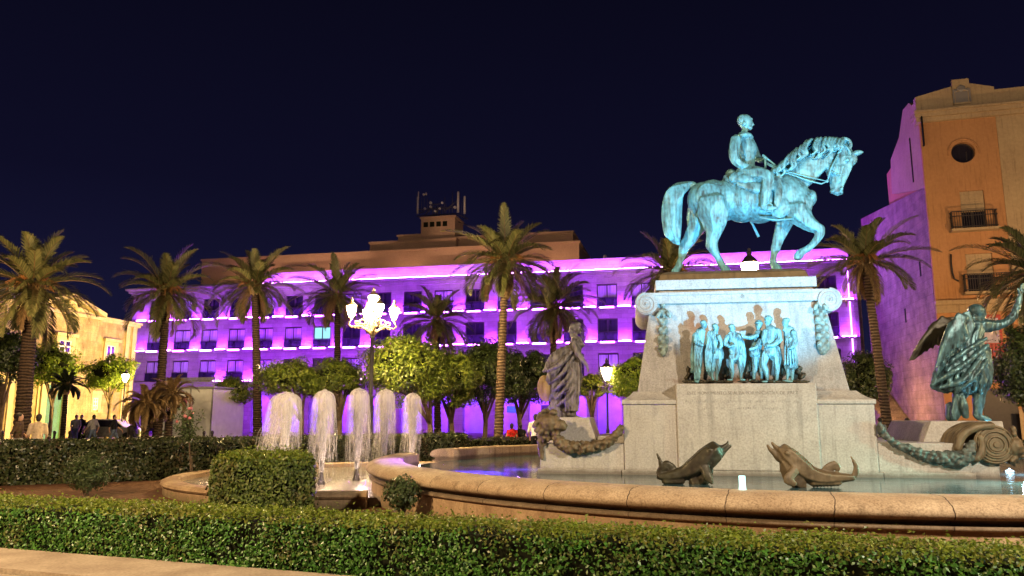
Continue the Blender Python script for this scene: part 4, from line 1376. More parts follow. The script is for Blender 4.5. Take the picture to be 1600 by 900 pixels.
def hedge(label, path, width, h, n, leaf, mat, topmat=None, name='hedge', group=None, cat='hedge', z0=0.0, bumpy=.05, r=.12):
    """path: plan points of the FRONT foot; the hedge lies to its left (+ normal)"""
    P = np.array(path, float)
    seg = P[1:] - P[:-1]
    ln = np.linalg.norm(seg, axis=1)
    nrm = np.stack([-seg[:, 1], seg[:, 0]], 1) / ln[:, None]
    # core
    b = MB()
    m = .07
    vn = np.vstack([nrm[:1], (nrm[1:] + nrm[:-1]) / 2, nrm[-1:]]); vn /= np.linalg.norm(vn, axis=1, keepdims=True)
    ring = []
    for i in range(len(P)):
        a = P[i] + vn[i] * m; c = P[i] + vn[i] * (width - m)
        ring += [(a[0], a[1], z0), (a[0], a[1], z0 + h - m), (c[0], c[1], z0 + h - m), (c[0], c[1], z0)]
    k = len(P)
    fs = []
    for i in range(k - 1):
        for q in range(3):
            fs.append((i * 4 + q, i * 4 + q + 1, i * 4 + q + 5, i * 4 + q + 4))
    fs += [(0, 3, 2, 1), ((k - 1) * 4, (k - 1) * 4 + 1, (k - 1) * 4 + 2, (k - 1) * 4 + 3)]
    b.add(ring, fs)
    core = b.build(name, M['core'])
    # leaves on front, top, back, ends
    L = ln.sum()
    cum = np.concatenate([[0], np.cumsum(ln)])

    def at(s):
        i = np.clip(np.searchsorted(cum, s) - 1, 0, len(seg) - 1)
        return P[i] + seg[i] * ((s - cum[i]) / ln[i])[:, None], nrm[i]
    areas = {'f': L * h, 't': L * width, 'b': L * h * .5, 'e0': width * h, 'e1': width * h}
    tot = sum(areas.values())
    Cs, Ns, top = [], [], []
    for key, a in areas.items():
        c = int(n * a / tot)
        if key in 'ftb':
            s = rng.uniform(0, L, c); p, nn = at(s)
        else:
            s = np.full(c, 0.0 if key == 'e0' else L); p, nn = at(s)
        if key == 'f':
            z = rng.uniform(0, h, c); off = np.zeros(c); N = np.stack([-nn[:, 0], -nn[:, 1], np.full(c, .35)], 1)
        elif key == 'b':
            z = rng.uniform(0, h, c); off = np.full(c, width); N = np.stack([nn[:, 0], nn[:, 1], np.full(c, .3)], 1)
        elif key == 't':
            z = np.full(c, h); off = rng.uniform(0, width, c); N = np.tile([0, 0, 1.0], (c, 1))
        else:
            z = rng.uniform(0, h, c); off = rng.uniform(0, width, c)
            sgn = -1 if key == 'e0' else 1
            tt = np.stack([nn[:, 1], -nn[:, 0]], 1)
            N = np.stack([sgn * tt[:, 0], sgn * tt[:, 1], np.full(c, .3)], 1)
        # rounded upper edges, undulating skin
        und = bumpy * np.array([noise.noise((float(u) * 1.7, float(v) * 2.3, float(w) * 2.3)) for u, v, w in zip(p[:, 0] * 1.5, p[:, 1] * 1.5 + off, z)]) if c < 200000 else 0
        edge = np.minimum(off, width - off)
        z = z - np.where(key == 't', np.clip(r - edge, 0, r) ** 2 / r * .8, 0)
        inset = np.clip(z - (h - r), 0, r) ** 2 / r * .7
        if key == 'f': off = off + inset - und + rng.normal(0, .022, c)
        if key == 'b': off = off - inset + und
        if key == 't': z = z + und + rng.normal(0, .022, c)
        q = p + nn * off[:, None]
        if key in ('e0', 'e1'):
            q = q + np.stack([N[:, 0], N[:, 1]], 1) * (rng.normal(0, .025, c) - inset)[:, None]
        stray = (rng.random(c) < .035)
        q = q + np.stack([N[:, 0], N[:, 1]], 1) * (stray * rng.uniform(0, leaf * 2.2, c))[:, None]
        z = z + stray * np.clip(N[:, 2], .2, 1) * rng.uniform(0, leaf * 2.4, c)
        Cs.append(np.stack([q[:, 0], q[:, 1], z0 + z], 1)); Ns.append(N)
        top.append((key == 't') | (z > h - .05) & (rng.random(c) < .7))
    C = np.vstack(Cs); N = np.vstack(Ns); top = np.concatenate(top)
    dens = np.array([noise.noise((float(u) * 2.2 + 9, float(v) * 2.2, float(w) * 3.0)) for u, v, w in C])
    keep = rng.random(len(C)) < np.clip(1.15 - 1.5 * np.clip(dens - .12, 0, 1) * 2.0, .35, 1)
    C, N, top = C[keep], N[keep], top[keep]
    V = leaf_cards(C, N, leaf, .55, .55)
    o = np_mesh('tmpleaf', V, 4)
    o.data.materials.append(M[mat]); o.data.materials.append(M[topmat or mat])
    o.data.polygons.foreach_set('material_index', top.astype(np.int32))
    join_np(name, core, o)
    return tag(core, label, cat, group)


def crown_cards(cx, r, ncl, nl, leaf, seed, flat=.8, cl=.32):
    """clusters of leaves on an uneven ellipsoid; returns leaf quads"""
    g = np.random.default_rng(seed)
    d = g.normal(0, 1, (ncl, 3)); d /= np.linalg.norm(d, axis=1, keepdims=True)
    d[:, 2] = np.where(d[:, 2] < -.85, -d[:, 2], d[:, 2])
    rad = g.uniform(.62, 1.0, ncl) ** .6
    rad *= np.array([1 + .34 * noise.noise((a * 1.7 + seed, b * 1.7, c * 1.7)) for a, b, c in d])
    ctr = np.array(cx) + d * rad[:, None] * np.array(r) * .88
    out = []
    for c, dd in zip(ctr, d):
        k = int(nl * g.uniform(.5, 1.4))
        o = g.normal(0, 1, (k, 3)); o /= np.linalg.norm(o, axis=1, keepdims=True)
        rr = cl * g.uniform(.6, 1.25) * g.uniform(.5, 1, k) ** .5
        C = c + o * rr[:, None] * np.array([1, 1, .8])
        Nn = o * .8 + dd * .5 + np.array([0, 0, .35])
        out.append(leaf_cards(C, Nn, leaf, .5, .35))
    return np.vstack(out)


def tree(label, px, D, pyt, pyb, hw, trunk=None, seed=1, ncl=70, nl=60, leaf=.13, mat='tree', group='clipped orange trees in the square', trunk_r=.11, name='orange_tree', dx=1.0, branch=True, core=True):
    x = XA(px, D, (CZ + 3))
    zt, zb = W(px, pyt, D).z, W(px, pyb, D).z
    r = hw / 1200 * D * 1.14
    xt = XA(trunk if trunk is not None else px, D, 1.0)
    t = thing(name, label, 'tree', (xt, D, 0), 0, group)
    cz = (zt + zb) / 2; rz = (zt - zb) / 2
    V = crown_cards((x - xt, 0, cz), (r, r * .9, rz), int(ncl * 1.5), int(nl * 1.15), leaf, seed, cl=.19 * max(r, rz) + .08)
    o = np_mesh('crown', V, 4, M[mat], t)
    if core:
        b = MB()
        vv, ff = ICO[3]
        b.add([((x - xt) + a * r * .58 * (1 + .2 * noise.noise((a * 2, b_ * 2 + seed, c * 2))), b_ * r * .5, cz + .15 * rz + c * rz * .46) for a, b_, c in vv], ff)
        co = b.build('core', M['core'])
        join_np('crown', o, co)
    b = MB()
    r_ = random.Random(seed)
    zf = zb + rz * .25
    b.tube([(0, 0, -.05), (.02, .01, zf * .35), (.05 * r_.uniform(-1, 1), .03, zf * .7), ((x - xt) * .3, 0, zf)], [trunk_r * 1.35, trunk_r, trunk_r * .95, trunk_r * .8], 9)
    if branch:
        for q in range(6):
            a = q / 6 * 2 * PI + r_.random()
            e = (x - xt + math.cos(a) * r * .6, math.sin(a) * r * .55, cz + rz * r_.uniform(-.3, .3))
            s0 = (0 + .01, 0, zf * r_.uniform(.5, .8))
            b.tube([s0, ((e[0]) * .45, e[1] * .45, s0[2] + (e[2] - s0[2]) * .6), e], [trunk_r * .62, trunk_r * .45, trunk_r * .2], 6)
    b.build('trunk', M['bark'], t, smooth=True)
    return t


def palm(label, pxc, pyc, D, Rm, pxb, seed, nf=46, tr=.22, droop=1.0, mat='palm', upl=84, dnl=-42, stalks=True, leafw=.048, group='date palms round the square', name='palm_tree', sway=0.0, trunk=True):
    top = W(pxc, pyc, D)
    xb = XA(pxb, D, 0.3)
    t = thing(name, label, 'palm tree', (xb, D, 0), 0, group)
    tx = top.x - xb; tz = top.z
    g = random.Random(seed)
    if trunk:
        b = MB()
        n = 60
        pts, rad = [], []
        for i in range(n + 1):
            u = i / n
            pts.append((tx * (u ** 1.15), 0, -.1 + (tz + .1) * u))
            rad.append(tr * (1.18 - .32 * u + (.35 * max(0, .06 - u) / .06) + .5 * max(0, u - .93)) * (1 + .055 * ((i % 2) * 2 - 1) * g.uniform(.5, 1.3)))
        b.tube(pts, rad, 14)
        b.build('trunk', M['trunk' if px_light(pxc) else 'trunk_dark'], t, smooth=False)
    Q = []; RQ = []; DQ = []

    def frond(az, el, L, dr, npair, lw, ll, Q=Q, RQ=RQ):
        # integrate the rachis
        n = 14
        p = np.array([tx + .10 * math.cos(az), .10 * math.sin(az), tz])
        pts = [p]
        e = el
        for i in range(n):
            u = (i + .5) / n
            e -= dr * (u ** 1.2) * 2.1 / n
            d = np.array([math.cos(az) * math.cos(e), math.sin(az) * math.cos(e), math.sin(e)])
            p = p + d * L / n
            pts.append(p)
        pts = np.array(pts)
        tang = np.gradient(pts, axis=0); tang /= np.linalg.norm(tang, axis=1, keepdims=True)
        side = np.array([-math.sin(az), math.cos(az), 0])
        for i in range(n):
            w0, w1 = .022 * (1 - i / n) + .006, .022 * (1 - (i + 1) / n) + .006
            up = np.cross(side, tang[i]);
            RQ.append([pts[i] - side * w0, pts[i] + side * w0, pts[i + 1] + side * w1, pts[i + 1] - side * w1])
            RQ.append([pts[i] - up * w0, pts[i] + up * w0, pts[i + 1] + up * w1, pts[i + 1] - up * w1])
        for i in range(npair):
            u = .12 + .88 * (i + .5) / npair
            q = u * n
            j = min(int(q), n - 1); fr = q - j
            c = pts[j] * (1 - fr) + pts[j + 1] * fr
            tg = tang[j]
            up = np.cross(tg, side) if False else np.cross(side, tg) * -1
            up = up if up[2] > 0 else -up
            l = ll * (math.sin(PI * min(1, (.16 + u * .86))) ** .7 * .8 + .22)
            for sg in (-1, 1):
                d = tg * (.75 + .3 * u) + side * sg * (.75 - .3 * u) + up * (.38 + g.uniform(-.15, .1))
                d /= np.linalg.norm(d)
                mid = c + d * l * .55
                end = c + d * l + np.array([0, 0, -l * .30 * g.uniform(.4, 1.3)])
                wv = np.cross(d, up); wv /= np.linalg.norm(wv) + 1e-9
                wv = wv * lw * .5
                Q.append([c - wv * .5, c + wv * .5, mid + wv, mid - wv])
                Q.append([mid - wv, mid + wv, end + wv * .15, end - wv * .15])
    for i in range(nf):
        u = (i + .5) / nf
        az = i * 2.39996 + g.uniform(-.2, .2)
        el = R(upl + (dnl - upl) * u ** .85 + g.uniform(-7, 7))
        L = Rm * g.uniform(.74, 1.14) * (1.0 if u > .15 else .85)
        frond(az + sway, el, L, droop * g.uniform(.75, 1.15) * (.75 + .35 * math.cos(el)), 46, leafw, Rm * .23)
    if trunk and mat == 'palm':
        for i in range(g.randint(5, 12)):
            frond(g.uniform(0, 2 * PI), R(g.uniform(-62, -38)), Rm * g.uniform(.55, .85), 1.0, 30, leafw * .8, Rm * .15, DQ, DQ)
        np_mesh('dead_fronds', np.array(DQ), 4, M['dry_palm'], t)
    o = np_mesh('crown', np.array(Q), 4, M[mat], t)
    r = np_mesh('rachis', np.array(RQ), 4, M['dry_palm'] if mat == 'palm' else M[mat], t)
    r.name = 'frond_stems'
    if trunk:
        b = MB()   # boss of cut leaf bases
        for i in range(46):
            a = i * 2.4; u = i / 46
            z = tz - .45 + .62 * u
            rr = tr * (1.0 + .55 * math.sin(PI * min(1, u * 1.2)))
            b.tube([(tx + rr * .7 * math.cos(a), rr * .7 * math.sin(a), z - .12), (tx + rr * 1.15 * math.cos(a), rr * 1.15 * math.sin(a), z + .12)], [.06, .035], 5)
        b.build('leaf_bases', M['dry_palm'], t)
    if stalks:
        b = MB()
        for i in range(7):
            a = g.uniform(0, 2 * PI)
            for q in range(12):
                aa = a + g.uniform(-.35, .35); l = Rm * g.uniform(.22, .36)
                b.tube([(tx, 0, tz + .05), (tx + math.cos(aa) * l * .5, math.sin(aa) * l * .5, tz + l * .35), (tx + math.cos(aa) * l, math.sin(aa) * l, tz + l * g.uniform(-.35, .15))], [.014, .012, .008], 3)
        b.build('fruit_stalks', M['stalk'], t)
    return t


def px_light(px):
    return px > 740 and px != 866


def build_plants():
    # ---- low front hedge
    fr = []
    for X in (-14, -11, -9, -7.5, -6, -4, -2, 0, 2, 4, 6, 9):
        Y = 8.1 - .36 * (X + 1.6)
        if X < -6: Y -= .030 * (X + 6) ** 2
        fr.append((X, Y))
    hedge('long low clipped hedge with bright green leaves across the foreground', fr, .78, .58, 120000, .040, 'hedge_front', 'hedge_top_lit', bumpy=.03, r=.10)
    # ---- tall dark hedge behind the soil bed
    bh = [(-24, 17.2), (-17, 17.9), (-12.5, 18.7), (-9.5, 20.2), (-7.0, 22.8), (-4.6, 25.2), (-1.5, 26.6)]
    hedge('taller dark hedge behind the soil bed, running back past the jets', bh, .9, 1.02, 60000, .085, 'hedge_back', bumpy=.08)
    hedge('dark clipped hedge beyond the far coping, between the jets and the robed statue', [(-1.4, 27.6), (1, 28.6), (4, 29.2), (9, 29.4)], .7, .85, 9000, .09, 'hedge_back', bumpy=.06)
    hedge('dark hedge on the far side of the pool behind the winged statue', [(11, 28.5), (14, 27.6), (19, 25.5), (24, 23)], .8, .8, 10000, .09, 'hedge_back', bumpy=.06)
    # ---- clipped block bush
    x0 = XA(329, 13.25, .5); x1 = XA(489, 13.25, .5)
    hedge('block shaped clipped bush with a lamplit pale green top in front of the jets', [(x0, 13.2), (x0 + .5, 13.05), (x1 - .4, 13.1), (x1, 13.3)], 1.35, .98, 22000, .060, 'bush', 'hedge_top_lit', name='clipped_bush', cat='bush', bumpy=.06, r=.16)

    def shrub(label, px, D, pyt, pyb, hw, n, leaf, seed, spiky=False, mat='shrub'):
        x = XA(px, D, .4)
        zt = W(px, pyt, D).z; zb = max(0, W(px, pyb, D).z); r = hw / 1200 * D
        t = thing('shrub', label, 'shrub', (x, D, 0))
        g = np.random.default_rng(seed)
        d = g.normal(0, 1, (n, 3)); d /= np.linalg.norm(d, axis=1, keepdims=True)
        rr = g.uniform(.25, 1.0, n) ** .5
        rr *= np.array([1 + .28 * noise.noise((a * 2.4 + seed, b * 2.4, c * 2.4)) for a, b, c in d])
        C = d * rr[:, None] * np.array([r, r, (zt - zb) / 2]) + np.array([0, 0, (zt + zb) / 2])
        np_mesh('foliage', leaf_cards(C, d + np.array([0, 0, .4]), leaf, .32 if spiky else .5, .5), 4, M[mat], t)
        b = MB(); q = random.Random(seed)
        for i in range(12):
            a = q.uniform(0, 2 * PI); l = q.uniform(.4, .9)
            b.tube([(0, 0, -.05), (math.cos(a) * r * .3, math.sin(a) * r * .3, zt * .4), (math.cos(a) * r * l, math.sin(a) * r * l, zb + (zt - zb) * q.uniform(.5, .95))], [.014, .010, .005], 5)
        b.build('stems', M['bark'], t)
    shrub('feathery rounded shrub in front of the tall dark hedge', 137, 16.2, 707, 770, 33, 3600, .075, 5, True)
    shrub('small loose shrub against the basin wall, right of the jet basin', 628, 12.4, 741, 800, 29, 1700, .060, 8)
    # ---- standard rose with bare stem
    x = XA(296, 19.6, 1.3)
    t = thing('rose_bush', 'standard rose with a bare leaning stem and small pink flowers, in the soil bed', 'rose bush', (x, 19.6, 0))
    b = MB()
    b.tube([(.10, 0, -.02), (.09, 0, .4), (.02, 0, .95), (0, 0, 1.15)], [.02, .016, .015, .012], 6)
    b.tube([(.16, .02, -.02), (.10, .02, .6)], [.012, .01], 5)
    q = random.Random(6); tips = []
    for i in range(15):
        a = q.uniform(0, 2 * PI); l = q.uniform(.15, .42); h = q.uniform(1.2, 1.95)
        e = (math.cos(a) * l, math.sin(a) * l * .8, h); tips.append(e)
        b.tube([(0, 0, 1.08), (e[0] * .5, e[1] * .5, 1.1 + (h - 1.1) * .5), e], [.009, .007, .004], 4)
    b.build('stems', M['bark'], t)
    C = []
    for e in tips:
        for j in range(60):
            u = q.random()
            C.append((e[0] * u + q.gauss(0, .07), e[1] * u + q.gauss(0, .07), 1.15 + (e[2] - 1.15) * u + q.gauss(0, .05) - .08 * (1 - u)))
    C = np.array(C)
    np_mesh('foliage', leaf_cards(C, np.tile([0, -.5, 1.0], (len(C), 1)), .075, .55, .8), 4, M['shrub'], t)
    for e in tips[:7]:
        b = MB(); b.ball((e[0], e[1], e[2] + .03), (.045, .045, .035)); b.ball((e[0], e[1], e[2] + .055), .025)
        o = b.build('rose_flower', M['poster'], t, smooth=True)
    # ---- trees
    tree('dull green clipped tree behind the widest jet', 452, 34, 562, 622, 50, 470, 11, 70, 70, .13)
    tree('dull green clipped tree with a forked trunk behind the second jet', 525, 34.5, 563, 624, 46, 530, 12, 70, 70, .13)
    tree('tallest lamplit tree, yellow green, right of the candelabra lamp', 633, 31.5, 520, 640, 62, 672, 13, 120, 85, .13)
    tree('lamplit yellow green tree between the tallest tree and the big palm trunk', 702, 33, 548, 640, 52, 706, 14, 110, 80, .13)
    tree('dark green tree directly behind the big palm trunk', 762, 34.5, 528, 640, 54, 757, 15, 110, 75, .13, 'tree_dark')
    tree('dark tree left of the robed statue', 824, 36, 545, 640, 46, 812, 16, 90, 70, .13, 'tree_dark')
    tree('small shaded tree beside the white kiosk', 366, 44, 590, 634, 34, 345, 17, 50, 50, .15)
    tree('bright green tree lit by the single lantern, half behind the pedestal', 995, 36, 556, 628, 42, 1000, 18, 80, 70, .13, 'tree_lit')
    tree('small green tree glimpsed between the robed statue and the lantern', 925, 39, 584, 622, 22, 925, 19, 40, 50, .13)
    tree('dark dense tree at the right edge beside the winged statue', 1606, 24, 505, 640, 55, 1612, 20, 130, 80, .11, 'tree_dark')
    tree('round green tree before the palace door, lit from behind', 80, 50, 534, 606, 40, 78, 21, 70, 60, .19, 'tree_lit')
    tree('brightest yellow green tree before the palace window', 170, 53, 557, 614, 37, 168, 22, 60, 60, .19, 'tree_lit')
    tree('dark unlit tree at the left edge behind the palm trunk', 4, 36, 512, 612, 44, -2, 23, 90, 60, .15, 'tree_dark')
    tree('dark shrubby tree in the gap right of the pedestal', 1350, 38, 545, 640, 36, 1352, 24, 80, 60, .14, 'tree_dark', group=None, name='shrubby_tree')
    # ---- palms
    palm('large palm with a thick dark trunk at the left edge', 52, 446, 31, 2.9, 31, 31, 41, 0.269, 1.0)
    palm('palm in front of the left corner of the violet building', 261, 456, 40, 3.0, 245, 32, 38, 0.210, 1.05)
    palm('palm with a pale brown trunk left of the candelabra lamp', 398, 446, 41, 2.75, 403, 33, 36, 0.202, .95)
    palm('shadowy palm directly behind the candelabra lamp', 527, 462, 46, 2.9, 527, 34, 35, 0.193, 1.0, stalks=False)
    palm('short palm whose crown stands just above the lamplit trees', 682, 500, 48, 2.9, 684, 35, 35, 0.193, 1.0, stalks=False)
    palm('tall slim palm with a warm lit crown, right of the lamplit trees', 790, 408, 31, 2.55, 778, 36, 38, 0.168, .95)
    palm('dim palm with a fading crown behind the robed statue', 866, 478, 43, 2.9, 862, 37, 35, 0.185, 1.05, stalks=False)
    palm('dark palm behind the tail of the bronze horse', 1047, 425, 37, 2.75, 1050, 38, 36, 0.185, 1.0)
    palm('leaning palm with a ringed trunk, right of the pedestal', 1351, 408, 30, 2.45, 1392, 39, 27, 0.168, .8, dnl=-25)
    palm('palm at the right edge in front of the ochre building, trunk outside', 1622, 425, 27, 2.6, 1640, 40, 36, 0.185, 1.05, stalks=False)
    palm('small black silhouetted palm before the palace door', 104, 600, 40, 1.1, 97, 41, 26, .12, 1.1, 'palm_dark', 80, -40, False, .05, None, 'young_palm')
    palm('shaggy brown young palm in front of the kiosk, leaning left', 228, 628, 36, 1.35, 226, 42, 34, .16, 1.5, 'dry_palm', 78, -60, False, .05, None, 'young_palm')
    palm('shaggy pale young palm overlapping the palm trunk by the kiosk', 268, 615, 37, 1.25, 262, 43, 34, .16, 1.5, 'dry_palm', 80, -60, False, .05, None, 'young_palm')


# ================================================================ GROUND
def build_ground():
    b = MB(); b.add([(-400, -60, 0), (400, -60, 0), (400, 700, 0), (-400, 700, 0)], [(0, 1, 2, 3)])
    tag(b.build('ground', M['pave']), kind='structure')
    # soil bed inside the low hedge
    poly = []
    for X in (-14, -11, -9, -7.5, -6, -4, -2, 0, 2, 4, 6, 9):
        Y = 8.25 - .36 * (X + 1.6)
        if X < -6: Y -= .030 * (X + 6) ** 2
        poly.append((X, Y))
    poly += [(16, 6), (20, 20), (16, 27), (9, 29.8), (1, 29), (-1.5, 27), (-4.6, 25.8), (-7, 23.4), (-9.5, 20.8), (-12.5, 19.3), (-20, 18.2), (-24, 17.6)]
    n = len(poly)
    b = MB(); b.add([(x, y, .006) for x, y in poly], [tuple(range(n))])
    o = b.build('soil', M['soil'])
    tag(o, kind='structure')
    bm = bmesh.new(); bm.from_mesh(o.data); bmesh.ops.triangulate(bm, faces=bm.faces); bm.to_mesh(o.data); bm.free()
    # kerb and front walk
    for (name, o0, o1, z, mat) in (('kerb', -.02, -1.0, .07, 'kerb'), ('front_path', -1.02, -14, .02, 'walk')):
        A, B_ = [], []
        for X in (-16, -14, -11, -9, -7.5, -6, -4, -2, 0, 2, 4, 6, 9, 12):
            Y = 8.1 - .36 * (X + 1.6)
            if X < -6: Y -= .030 * (X + 6) ** 2
            A.append((X, Y + o0)); B_.append((X, Y + o1))
        b = MB()
        b.prism_z(B_ + A[::-1], -.02, z)
        o = b.build(name, M[mat])
        tag(o, kind='structure')


# ================================================================ VIOLET BUILDING
VB = Frame((0, 72), -math.atan(.225))


def build_violet():
    x0, _ = VB.hit(206, 500); x1, _ = VB.hit(1335, 500)
    t = thing('arcade_building', 'long limestone building washed in violet light, with an arcade and antennas on its roof', 'building',
              (*VB.w(x0, 0, 0).xy, 0), VB.a)
    Lf = x1 - x0
    wins = [(-38.35 + 3.156 * i) - x0 for i in range(22)]
    attic0 = VB.hit(412, 440)[0] - x0
    wall = M['violet_wall']
    zF = [5.15, 8.35, 11.55, 14.75]     # ledge levels
    ww, wh = .93, 2.05
    # --- wall with window holes, built as piers and bands; arcade below
    b = MB()
    for fi in range(3):
        zb, zt = zF[fi], zF[fi + 1]
        xs = [0] + [v for c in wins for v in (c - ww, c + ww)] + [Lf]
        for i in range(0, len(xs), 2):
            b.bx(xs[i], xs[i + 1], 0, .45, zb, zb + wh + .12)
        b.bx(0, Lf, .002, .45, zb + wh + .12, zt)
    o = b.build('upper_wall', wall, t)
    b = MB()
    pier = [c - 1.578 for c in wins] + [wins[-1] + 1.578]
    for c in wins:   # arches: spring at 2.75, crown 3.75
        n = 10; r = 1.12
        arc = [(c + r * math.cos(PI - PI * k / n), 2.70 + r * .95 * math.sin(PI * k / n)) for k in range(n + 1)]
        for k in range(n):
            (xa, za), (xb, zb) = arc[k], arc[k + 1]
            vs = [(xa, 0, za), (xb, 0, zb), (xb, 0, 5.12), (xa, 0, 5.12)]
            vs += [(x, .7, z) for x, _, z in vs]
            b.add(vs, [(0, 1, 2, 3), (7, 6, 5, 4), (0, 4, 5, 1)])
        b.bx(c - 1.578, c - r, 0, .7, 2.70, 5.12); b.bx(c + r, c + 1.578, 0, .7, 2.70, 5.12)
    b.bx(0, pier[0], 0, .7, 0, 5.12); b.bx(pier[-1], Lf, 0, .7, 0, 5.12)
    b.build('arcade_wall', wall, t)
    for p in pier:
        b = MB()
        b.bx(p - .455, p + .455, -.01, .71, 0, 2.66); b.bx(p - .50, p + .50, -.04, .74, 2.58, 2.70); b.bx(p - .52, p + .52, -.05, .75, 0, .35)
        b.build('pier', M['palace'] if False else wall, t)
    b = MB()
    b.bx(.2, Lf - .2, 4.4, 4.7, 0, 5.0); b.bx(.2, Lf - .2, .7, 4.4, 4.75, 5.0)
    b.build('arcade_back_wall', M['arcade_wall'], t)
    b = MB()
    for i, c in enumerate(wins):
        if i % 3 != 1: continue
        b.bx(c - .75, c + .75, 4.36, 4.398, .02, 2.7)
    b.build('arcade_door', M['frame'], t)
    b = MB()
    for i, c in enumerate(wins):
        if i in (12, 17, 18): b.bx(c - 1.0, c + 1.0, 4.33, 4.359, 2.0, 2.6)
    b.build('shop_sign', M['shop_blue'], t)
    b = MB()
    b.bx(.5, Lf - .5, 2.2, 2.4, 4.66, 4.74)
    b.build('arcade_light', M['led_arcade'], t)
    b = MB(); b.bx(.4, Lf, 4.7, 14, 0, 14.6)
    b.bx(.3, .45, .46, 4.7, 5, 14.6)
    b.build('core', M['roof_brick'], t)
    # ledges, cornice, attic
    for fi, zz in enumerate(zF[:3]):
        b = MB(); b.bx(-.12, Lf + .12, -.46, .0, zz - .20, zz - .02); b.bx(-.06, Lf + .06, -.14, .0, zz - .36, zz - .202)
        b.build('ledge', wall, t)
    b = MB()
    b.bx(-.5, Lf + .4, -.75, .45, 14.76, 14.95); b.bx(-.3, Lf + .25, -.45, .45, 14.50, 14.758); b.bx(-.12, Lf + .1, -.2, .45, 14.30, 14.498)
    b.build('cornice', wall, t)
    b = MB()
    b.bx(attic0, Lf - .1, .1, .6, 14.955, 15.95); b.bx(attic0 - .1, Lf, -.05, .7, 15.95, 16.12); b.bx(attic0, Lf - .1, .03, .1, 14.955, 15.1)
    b.build('attic', wall, t)
    b = MB(); b.bx(attic0 + .1, Lf - .3, -.58, -.50, 14.955, 15.0)
    b.build('attic_light', M['led_attic'], t)
    b = MB(); b.bx(.2, attic0 - .3, -.05, .0, 14.20, 14.25)
    b.bx(0.2, attic0, .2, 6, 14.96, 15.3)
    b.build('eaves', wall, t)
    # windows, each with frame, pane, light
    r_ = random.Random(9)
    proto = {}
    for fi in range(3):
        for i, c in enumerate(wins):
            zb = zF[fi] + .06
            kind = 'curtain' if (fi == 1 and i in (0, 1, 2, 3, 4, 5)) or (fi == 0 and i < 5) or r_.random() < .22 else 'glass'
            lit = fi == 1 and i == 6
            f = MB()
            x0_, x1_, y = -ww, ww, .14
            f.bx(x0_, x0_ + .09, y - .05, y + .05, 0, wh); f.bx(x1_ - .09, x1_, y - .05, y + .05, 0, wh)
            f.bx(x0_ + .09, x1_ - .09, y - .05, y + .05, wh - .09, wh); f.bx(x0_ + .09, x1_ - .09, y - .05, y + .05, 0, .09)
            f.bx(-.05, .05, y - .04, y + .04, .09, wh - .09)
            f.bx(x0_, x1_, -.08, -.04, .82, .86)                        # hand rail
            key = 'f'
            if key not in proto: proto[key] = f.mesh('window'); proto[key].materials.append(M['frame'])
            w = bpy.data.objects.new('window', proto[key]); COL.objects.link(w); w.parent = t; w.location = (c, 0, zb)
            gk = 'L' if lit else kind
            if gk not in proto:
                g = MB(); g.bx(x0_ + .09, x1_ - .09, y - .012, y + .012, .09, wh - .09)
                proto[gk] = g.mesh('pane'); proto[gk].materials.append(M['lit_window' if lit else kind])
            p = bpy.data.objects.new('pane', proto[gk]); COL.objects.link(p); p.parent = w
            if 'bal' not in proto:
                g = MB(); g.bx(x0_ + .01, x1_ - .01, -.07, -.05, .03, .80); proto['bal'] = g.mesh('balustrade'); proto['bal'].materials.append(M['glass'])
            p = bpy.data.objects.new('balustrade', proto['bal']); COL.objects.link(p); p.parent = w
            if fi > 0:
                if 'led' not in proto:
                    g = MB(); g.bx(-.62, .62, -.56, -.48, -.19, -.09); proto['led'] = g.mesh('led_tube'); proto['led'].materials.append(M['led_white'])
                p = bpy.data.objects.new('led_tube', proto['led']); COL.objects.link(p); p.parent = w
    # wash lights at the foot of each pier
    g = MB(); g.bx(-.55, .55, -.44, -.38, -.018, .035); me = g.mesh('wash_light'); me.materials.append(M['led'])
    for fi in range(3):
        for i, p in enumerate(pier):
            if fi == 0 and not (3 <= i <= 8): continue
            o = bpy.data.objects.new('wash_light', me); COL.objects.link(o); o.parent = t; o.location = (p, 0, zF[fi])
    # right return and light strip up the corner
    b = MB(); b.bx(Lf, Lf + .9, 1.2, 9, 0, 14.3)
    b.bx(Lf, Lf + .35, -.1, 1.2, 0, 14.3)
    b.build('side_return', wall, t)
    b = MB(); b.bx(Lf - .35, Lf - .27, -.22, -.15, 5.4, 14.2)
    b.build('corner_light', M['led_corner'], t)
    # roof storeys
    def blk(nm, pts, yl, dep, mat='roof_brick', cop=True):
        """pts: pixel left, right, top (at left), bottom z"""
        pl, pr, pt, zb = pts
        xa, za = VB.hit(pl, pt, yl); xb, _ = VB.hit(pr, pt, yl)
        xa -= x0; xb -= x0
        b = MB(); b.bx(xa, xb, yl, yl + dep, zb, za)
        if cop: b.bx(xa - .12, xb + .12, yl - .12, yl + dep, za - .16, za + .05)
        b.build(nm, M[mat], t)
        return xa, xb, za
    blk('setback_wall', (316, 905, 406, 14.9), 5.0, 10)
    blk('roof_block', (578, 712, 379, 14.9), 8.0, 7)
    blk('roof_block', (622, 700, 368, 14.9), 10.0, 5)
    xa, xb, za = blk('roof_block', (708, 895, 371, 14.9), 9.0, 7)
    xa, xb, za = blk('stair_tower', (658, 711, 340, 14.9), 9.5, 3.2)
    b = MB()
    for i in range(4): b.bx(xa + .35 + i * .75, xa + .85 + i * .75, 9.36, 9.44, za - 1.15, za - .6)
    b.build('vent_louvre', M['core'], t)
